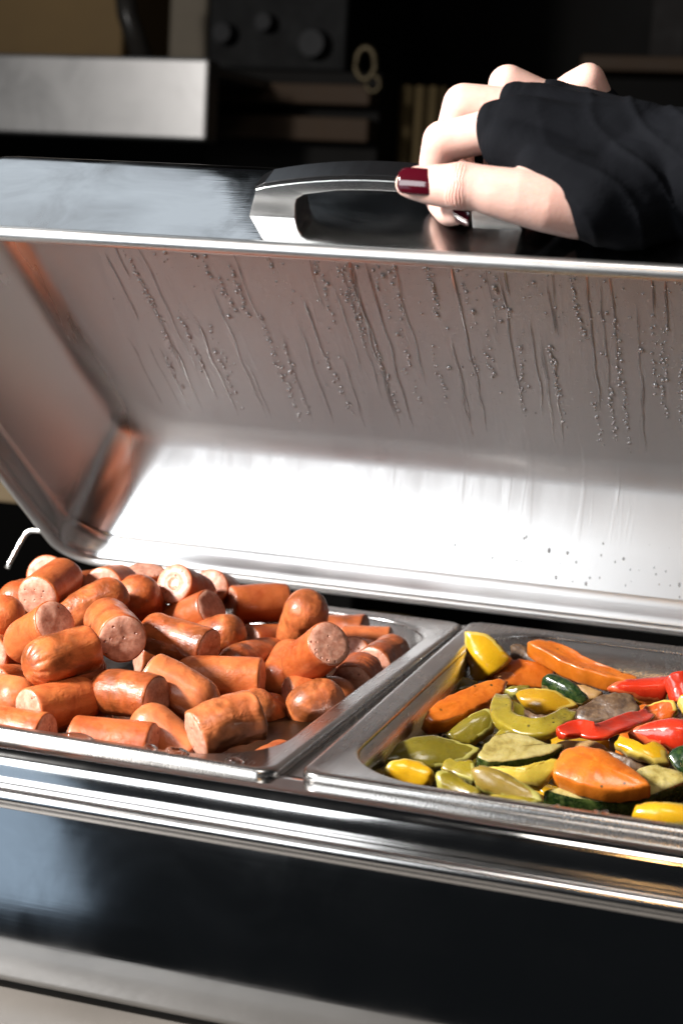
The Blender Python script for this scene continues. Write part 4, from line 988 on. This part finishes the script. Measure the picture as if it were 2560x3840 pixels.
hand_chains = [
    # thumb: tip, pad, joint, base
    [((19.6, 57.2, 253.0), 6.3), ((24, 57.2, 253.2), 7.8), ((30.5, 57, 252.8), 8.9), ((37.5, 56.6, 252.6), 9.7), ((43.3, 56.2, 252.9), 10.6), ((50, 56.6, 252.6), 10.0), ((58, 57.5, 251.2), 10.8), ((68, 59.5, 249.6), 12.0), ((80, 62, 247.4), 12.6), ((92, 67, 246.4), 13.6), ((108, 84, 252), 17)],
    # index
    [(IM, 10.8), ((42, 87, 277), 9.6), ((33, 86.4, 274.6), 9.3), (IP, 9.6), ((22.8, 91, 264), 8.6), ((22, 97.5, 254), 8.6), ((25.5, 95, 247), 8.0), ((32, 82, 243), 7.4), ((39.2, 68.5, 242.6), 6.2)],
    # middle
    [(MMc, 10.8), ((46, 106, 289.8), 9.7), ((37, 104.8, 290.6), 9.4), (MP, 9.7), ((25.5, 109, 280), 8.9), ((26, 112, 264), 8.6), ((32, 106, 252), 8.0), ((42, 90, 245), 7.2)],
    # ring
    [(RM, 10.5), ((57, 126, 297), 9.2), (RP, 9.2), ((42, 127, 288), 8.6), ((44, 124, 268), 8.2), ((54, 100, 248), 7.2)],
    # little
    [(PM, 9.6), ((82, 146, 299), 8.4), (PP, 8.0), ((72, 144, 303), 7.8), ((60, 146, 294), 7.6), ((58, 138, 276), 7.0)],
    # palm and wrist
    [(IM, 11), ((84, 92, 272), 14), (WR, 19)], [(MMc, 11), ((88, 104, 277), 14), (WR, 19)], [(RM, 11), ((93, 116, 279), 14), (WR, 19)], [(PM, 10), ((98, 124, 279), 13), (WR, 18)],
    [((68, 60, 250.2), 11), ((80, 80, 262), 12), (IM, 10)],
    [(WR, 20), (FO, 21), (EL, 27)],
]
hm = chain_mesh(hand_chains, 1.0, 9, 'person_hand'); hm.materials.append(SKINH)
hand = link('person', hm)
tag(hand, 'person in a black sleeve reaching in, hand gripping the lid handle, dark red nails', 'person')
infl = 2.6
def inf(p, r): return (p, r+infl)
sl_chains = [
    [inf((50, 87.5, 279), 10.5), inf(IM, 11.2), inf((84, 92, 272), 17), inf(WR, 26)],
    [inf((54, 107, 289), 10.5), inf(MMc, 11.2), inf((88, 104, 277), 17), inf(WR, 26)],
    [inf((64, 128, 293), 10.0), inf(RM, 10.8), inf((93, 116, 279), 17), inf(WR, 26)],
    [inf((83, 149, 294), 9.0), inf(PM, 10.2), inf((98, 124, 279), 16), inf(WR, 25)],
    [inf((57, 79, 272), 9.5), inf((72, 78, 266), 11.5), inf((86, 80, 259), 15), inf((104, 90, 256), 21), inf(WR, 25)],
    [inf((75, 67, 262), 8.0), inf((88, 68, 257), 12.0), inf((100, 69.5, 250), 16.2), inf((110, 78, 251), 20), inf((118, 90, 257), 24)],
    [inf(WR, 25), inf((122, 97, 264.5), 25), inf(FO, 26), inf((150, 88, 263), 27), inf(EL, 31)],
]
sm_ = chain_mesh(sl_chains, 1.3, 8, 'sleeve')
# cut the cuff: a hem plane across the knuckles and a thumb opening
bm = bmesh.new(); bm.from_mesh(sm_)
def cut(co, no):
    g = bm.verts[:]+bm.edges[:]+bm.faces[:]
    r = bmesh.ops.bisect_plane(bm, geom=g, dist=1e-5, plane_co=Vector(co)*MM, plane_no=Vector(no), clear_outer=True)
    es = [e for e in bm.edges if len(e.link_faces) == 1]
    if es: bmesh.ops.holes_fill(bm, edges=es, sides=0)
cut((47.5, 92, 280), (-0.93, 0.30, -0.10))
# soft folds running round the arm
for v in bm.verts:
    p = v.co/MM
    dx = p.x-60
    if dx > 0:
        ph = 0.16*p.x+0.05*p.z+2.6*noise.noise(Vector((p.x*0.02, p.y*0.02, p.z*0.02)))
        a = min(1, dx/45.0)*1.5
        ph2 = (p.x*0.62+p.z*0.55)*0.22+3.0*noise.noise(Vector((p.x*0.018, p.y*0.018, p.z*0.018)))
        fold_ = (1-abs(math.sin(ph2)))**2.2
        v.co += v.normal*(a*(fold_*0.9+noise.noise(Vector((p.x*0.05, p.y*0.03, p.z*0.04)))*0.9))*MM
    dh = (Vector((47.5, 92, 280))-p).dot(Vector((-0.93, 0.30, -0.10)).normalized())
    for g_ in (6.0, 8.2):
        v.co -= v.normal*(0.55*math.exp(-((dh-g_)/0.7)**2))*MM
bm.to_mesh(sm_); bm.free()
sm_.materials.append(FABRIC); sm_.polygons.foreach_set('use_smooth', [True]*len(sm_.polygons))
sleeve = link('sleeve', sm_, hand); sleeve['label'] = 'black long sleeve pulled over the hand'
def nail(center, along, normal, ln, wd_, rad):
    along = Vector(along).normalized(); normal = Vector(normal); normal = (normal-along*normal.dot(along)).normalized(); side = along.cross(normal)
    V, Fc = [], []; A_, B_ = 16, 14
    for i in range(A_+1):
        s = -1+2*i/A_
        for j in range(B_+1):
            t = -1+2*j/B_
            # squircle plate
            k = max(0.02, (1-abs(s)**4.5))**(1/4.5) if abs(s) < 1 else 0.45
            ang = t*k*wd_/2/rad
            h = rad*math.cos(ang); q = Vector(center)-normal*rad+normal*(h)+side*(rad*math.sin(ang))+along*(s*ln/2)-normal*(0.5*s*s)
            V.append(q*MM)
    for i in range(A_):
        for j in range(B_):
            Fc.append((i*(B_+1)+j, i*(B_+1)+j+1, (i+1)*(B_+1)+j+1, (i+1)*(B_+1)+j))
    me = mesh('fingernail', V, Fc, [NAIL]); fix_normals(me)
    o = link('fingernail', me, hand); s_ = o.modifiers.new('t', 'SOLIDIFY'); s_.thickness = 0.7*MM; s_.offset = 0
    return o
nail((24.6, 48.7, 254.2), (-1, 0.06, 0.03), (0.10, -1.0, 0.18), 16.5, 12.5, 8.2)
nail((41.0, 62.0, 240.2), (0.85, -0.35, -0.30), (0.1, -0.85, -0.5), 11.5, 8.5, 6.2)

# ------------------------------------------------------------------ dark kitchen behind
DARK = simple('dark_wall', (0.005, 0.0046, 0.0042), 0.8, ns=3, Specular_IOR_Level=0.08)
wall = link('wall', box_mesh('wall', -3.2, 2.2, 2.6, 2.65, -1.2, 2.2, DARK)); tag(wall, kind='structure')
cn = empty('steel_counter', (-0.95, 1.5, 0.33)); tag(cn, 'blurred steel counter with square end in the dark kitchen behind', 'counter')
def bgpart(name, parent, x0, x1, y0, y1, z0, z1, mat, bev=0.004):
    o = link(name, box_mesh(name, x0, x1, y0, y1, z0, z1, mat, bev), parent)
    if parent: o.matrix_parent_inverse = Matrix.Translation(-parent.location)
    return o
BGST = steel('counter_steel', (0.21, 0.205, 0.20), 0.34, 0.46, 0.05)
bgpart('front_board', cn, -1.6, -0.629, 1.40, 1.44, 0.333, 0.436, BGST)
bgpart('worktop', cn, -1.6, -0.64, 1.44, 1.95, 0.420, 0.434, BGST)
TAN = simple('tan_cardboard', (0.085, 0.056, 0.026), 0.8, ns=8, Specular_IOR_Level=0.08)
bx = link('storage_box', box_mesh('storage_box', -1.5, -0.915, 1.75, 1.95, 0.4345, 0.66, TAN, 0.006)); tag(bx, 'tan storage box standing on the blurred steel counter', 'box')
pp = link('paper_bag', box_mesh('paper_bag', -0.862, -0.80, 1.80, 1.86, 0.4345, 0.64, simple('grey_beige_paper', (0.085, 0.072, 0.055), 0.8, ns=12, Specular_IOR_Level=0.08), 0.008)); tag(pp, 'greyish beige bag at the end of the blurred counter', 'bag')
V, Fc = tube([(-0.80, 1.5, 0.56), (-0.79, 1.5, 0.50), (-0.765, 1.5, 0.4405)], 0.015, 8, False); 
bt = link('bottle', mesh('bottle', V, Fc, [simple('dark_bottle', (0.01, 0.009, 0.008), 0.3, Specular_IOR_Level=0.08)])); fix_normals(bt.data); tag(bt, 'dark leaning bottle shape before the tan box', 'bottle')
apx = empty('oven', (-0.65, 1.9, 0.3)); tag(apx, 'dark blurred oven with round control knobs', 'oven')
bgpart('housing', apx, -0.755, -0.545, 1.70, 2.1, 0.452, 0.75, simple('dark_oven_steel', (0.004, 0.004, 0.004), 0.7, 0.0, Specular_IOR_Level=0.08))
for x, z, r in ((-0.722, 0.499, 0.016), (-0.66, 0.515, 0.014), (-0.586, 0.487, 0.022)):
    bm = bmesh.new(); bmesh.ops.create_cone(bm, cap_ends=True, segments=20, radius1=r, radius2=r*0.85, depth=0.03)
    bmesh.ops.rotate(bm, verts=bm.verts, matrix=Matrix.Rotation(math.radians(90), 3, 'X')); bmesh.ops.translate(bm, verts=bm.verts, vec=(x, 1.684, z))
    me = bpy.data.meshes.new('knob'); bm.to_mesh(me); bm.free(); me.materials.append(simple('knob_grey', (0.010, 0.010, 0.0105), 0.6, Specular_IOR_Level=0.08)); k_ = link('knob', me, apx); k_.matrix_parent_inverse = Matrix.Translation(-apx.location)
BRN = simple('brown_rail', (0.026, 0.017, 0.011), 0.7, Specular_IOR_Level=0.08)
bgpart('drawer_front', apx, -0.73, -0.49, 1.65, 1.70, 0.402, 0.430, BRN); bgpart('drawer_front', apx, -0.73, -0.49, 1.65, 1.70, 0.352, 0.385, BRN)
bgpart('plinth', apx, -0.75, -0.49, 1.70, 2.1, -0.9, 0.4515, DARK)
# hanging ring hook and cloth
ring = [(-0.452+0.013*math.cos(a), 1.5, 0.444+0.020*math.sin(a)) for a in [2*math.pi*i/28 for i in range(28)]]
hk = empty('ladle_hook', (-0.452, 1.5, 0.42)); tag(hk, 'small blurred metal ring hook with a loop below', 'hook')
V, Fc = tube(ring, 0.0045, 8, True); a_ = link('loop', mesh('loop', V, Fc, [BRASS := simple('old_brass', (0.05, 0.04, 0.025), 0.6, 1.0)]), hk); a_.matrix_parent_inverse = Matrix.Translation(-hk.location)
ring = [(-0.440+0.009*math.cos(a), 1.5, 0.419+0.010*math.sin(a)) for a in [2*math.pi*i/24 for i in range(24)]]
V, Fc = tube(ring, 0.003, 8, True); a_ = link('loop', mesh('loop', V, Fc, [BRASS]), hk); a_.matrix_parent_inverse = Matrix.Translation(-hk.location)
CLOTH = simple('brown_cloth', (0.06, 0.043, 0.02), 0.9, ns=20, Specular_IOR_Level=0.08)
V, Fc = [], []
for i in range(41):
    x = -0.533+0.115*i/40; y = 1.80+0.012*math.sin(i*0.9)
    V += [(x, y, 0.443), (x, y, 0.05)]
for i in range(40): Fc.append((2*i, 2*i+2, 2*i+3, 2*i+1))
cl = link('hanging_cloth', mesh('hanging_cloth', V, Fc, [CLOTH])); cl.modifiers.new('t', 'SOLIDIFY').thickness = 0.003; tag(cl, 'brown cloth hanging in folds in the dark behind the hand', 'cloth')
rl = empty('wooden_rack', (-0.15, 1.9, 0.3)); tag(rl, 'dim brown rack in the dark behind the black sleeve', 'rack')
bgpart('shelf', rl, -0.242, 0.1, 1.88, 2.0, 0.480, 0.502, BRN); bgpart('post', rl, -0.155, -0.10, 1.95, 2.0, 0.503, 0.80, simple('grey_brown_post', (0.008, 0.007, 0.0065), 0.7, Specular_IOR_Level=0.08)); bgpart('shelf', rl, -0.242, 0.1, 1.88, 2.0, 0.40, 0.418, BRN)
lb = link('wooden_shelf_board', box_mesh('wooden_shelf_board', -0.9, -0.50, 0.70, 0.74, -0.030, -0.002, simple('beige_board', (0.10, 0.075, 0.045), 0.7, Specular_IOR_Level=0.08), 0.003)); tag(lb, 'beige board edge glimpsed at the far left below the lid', 'board')
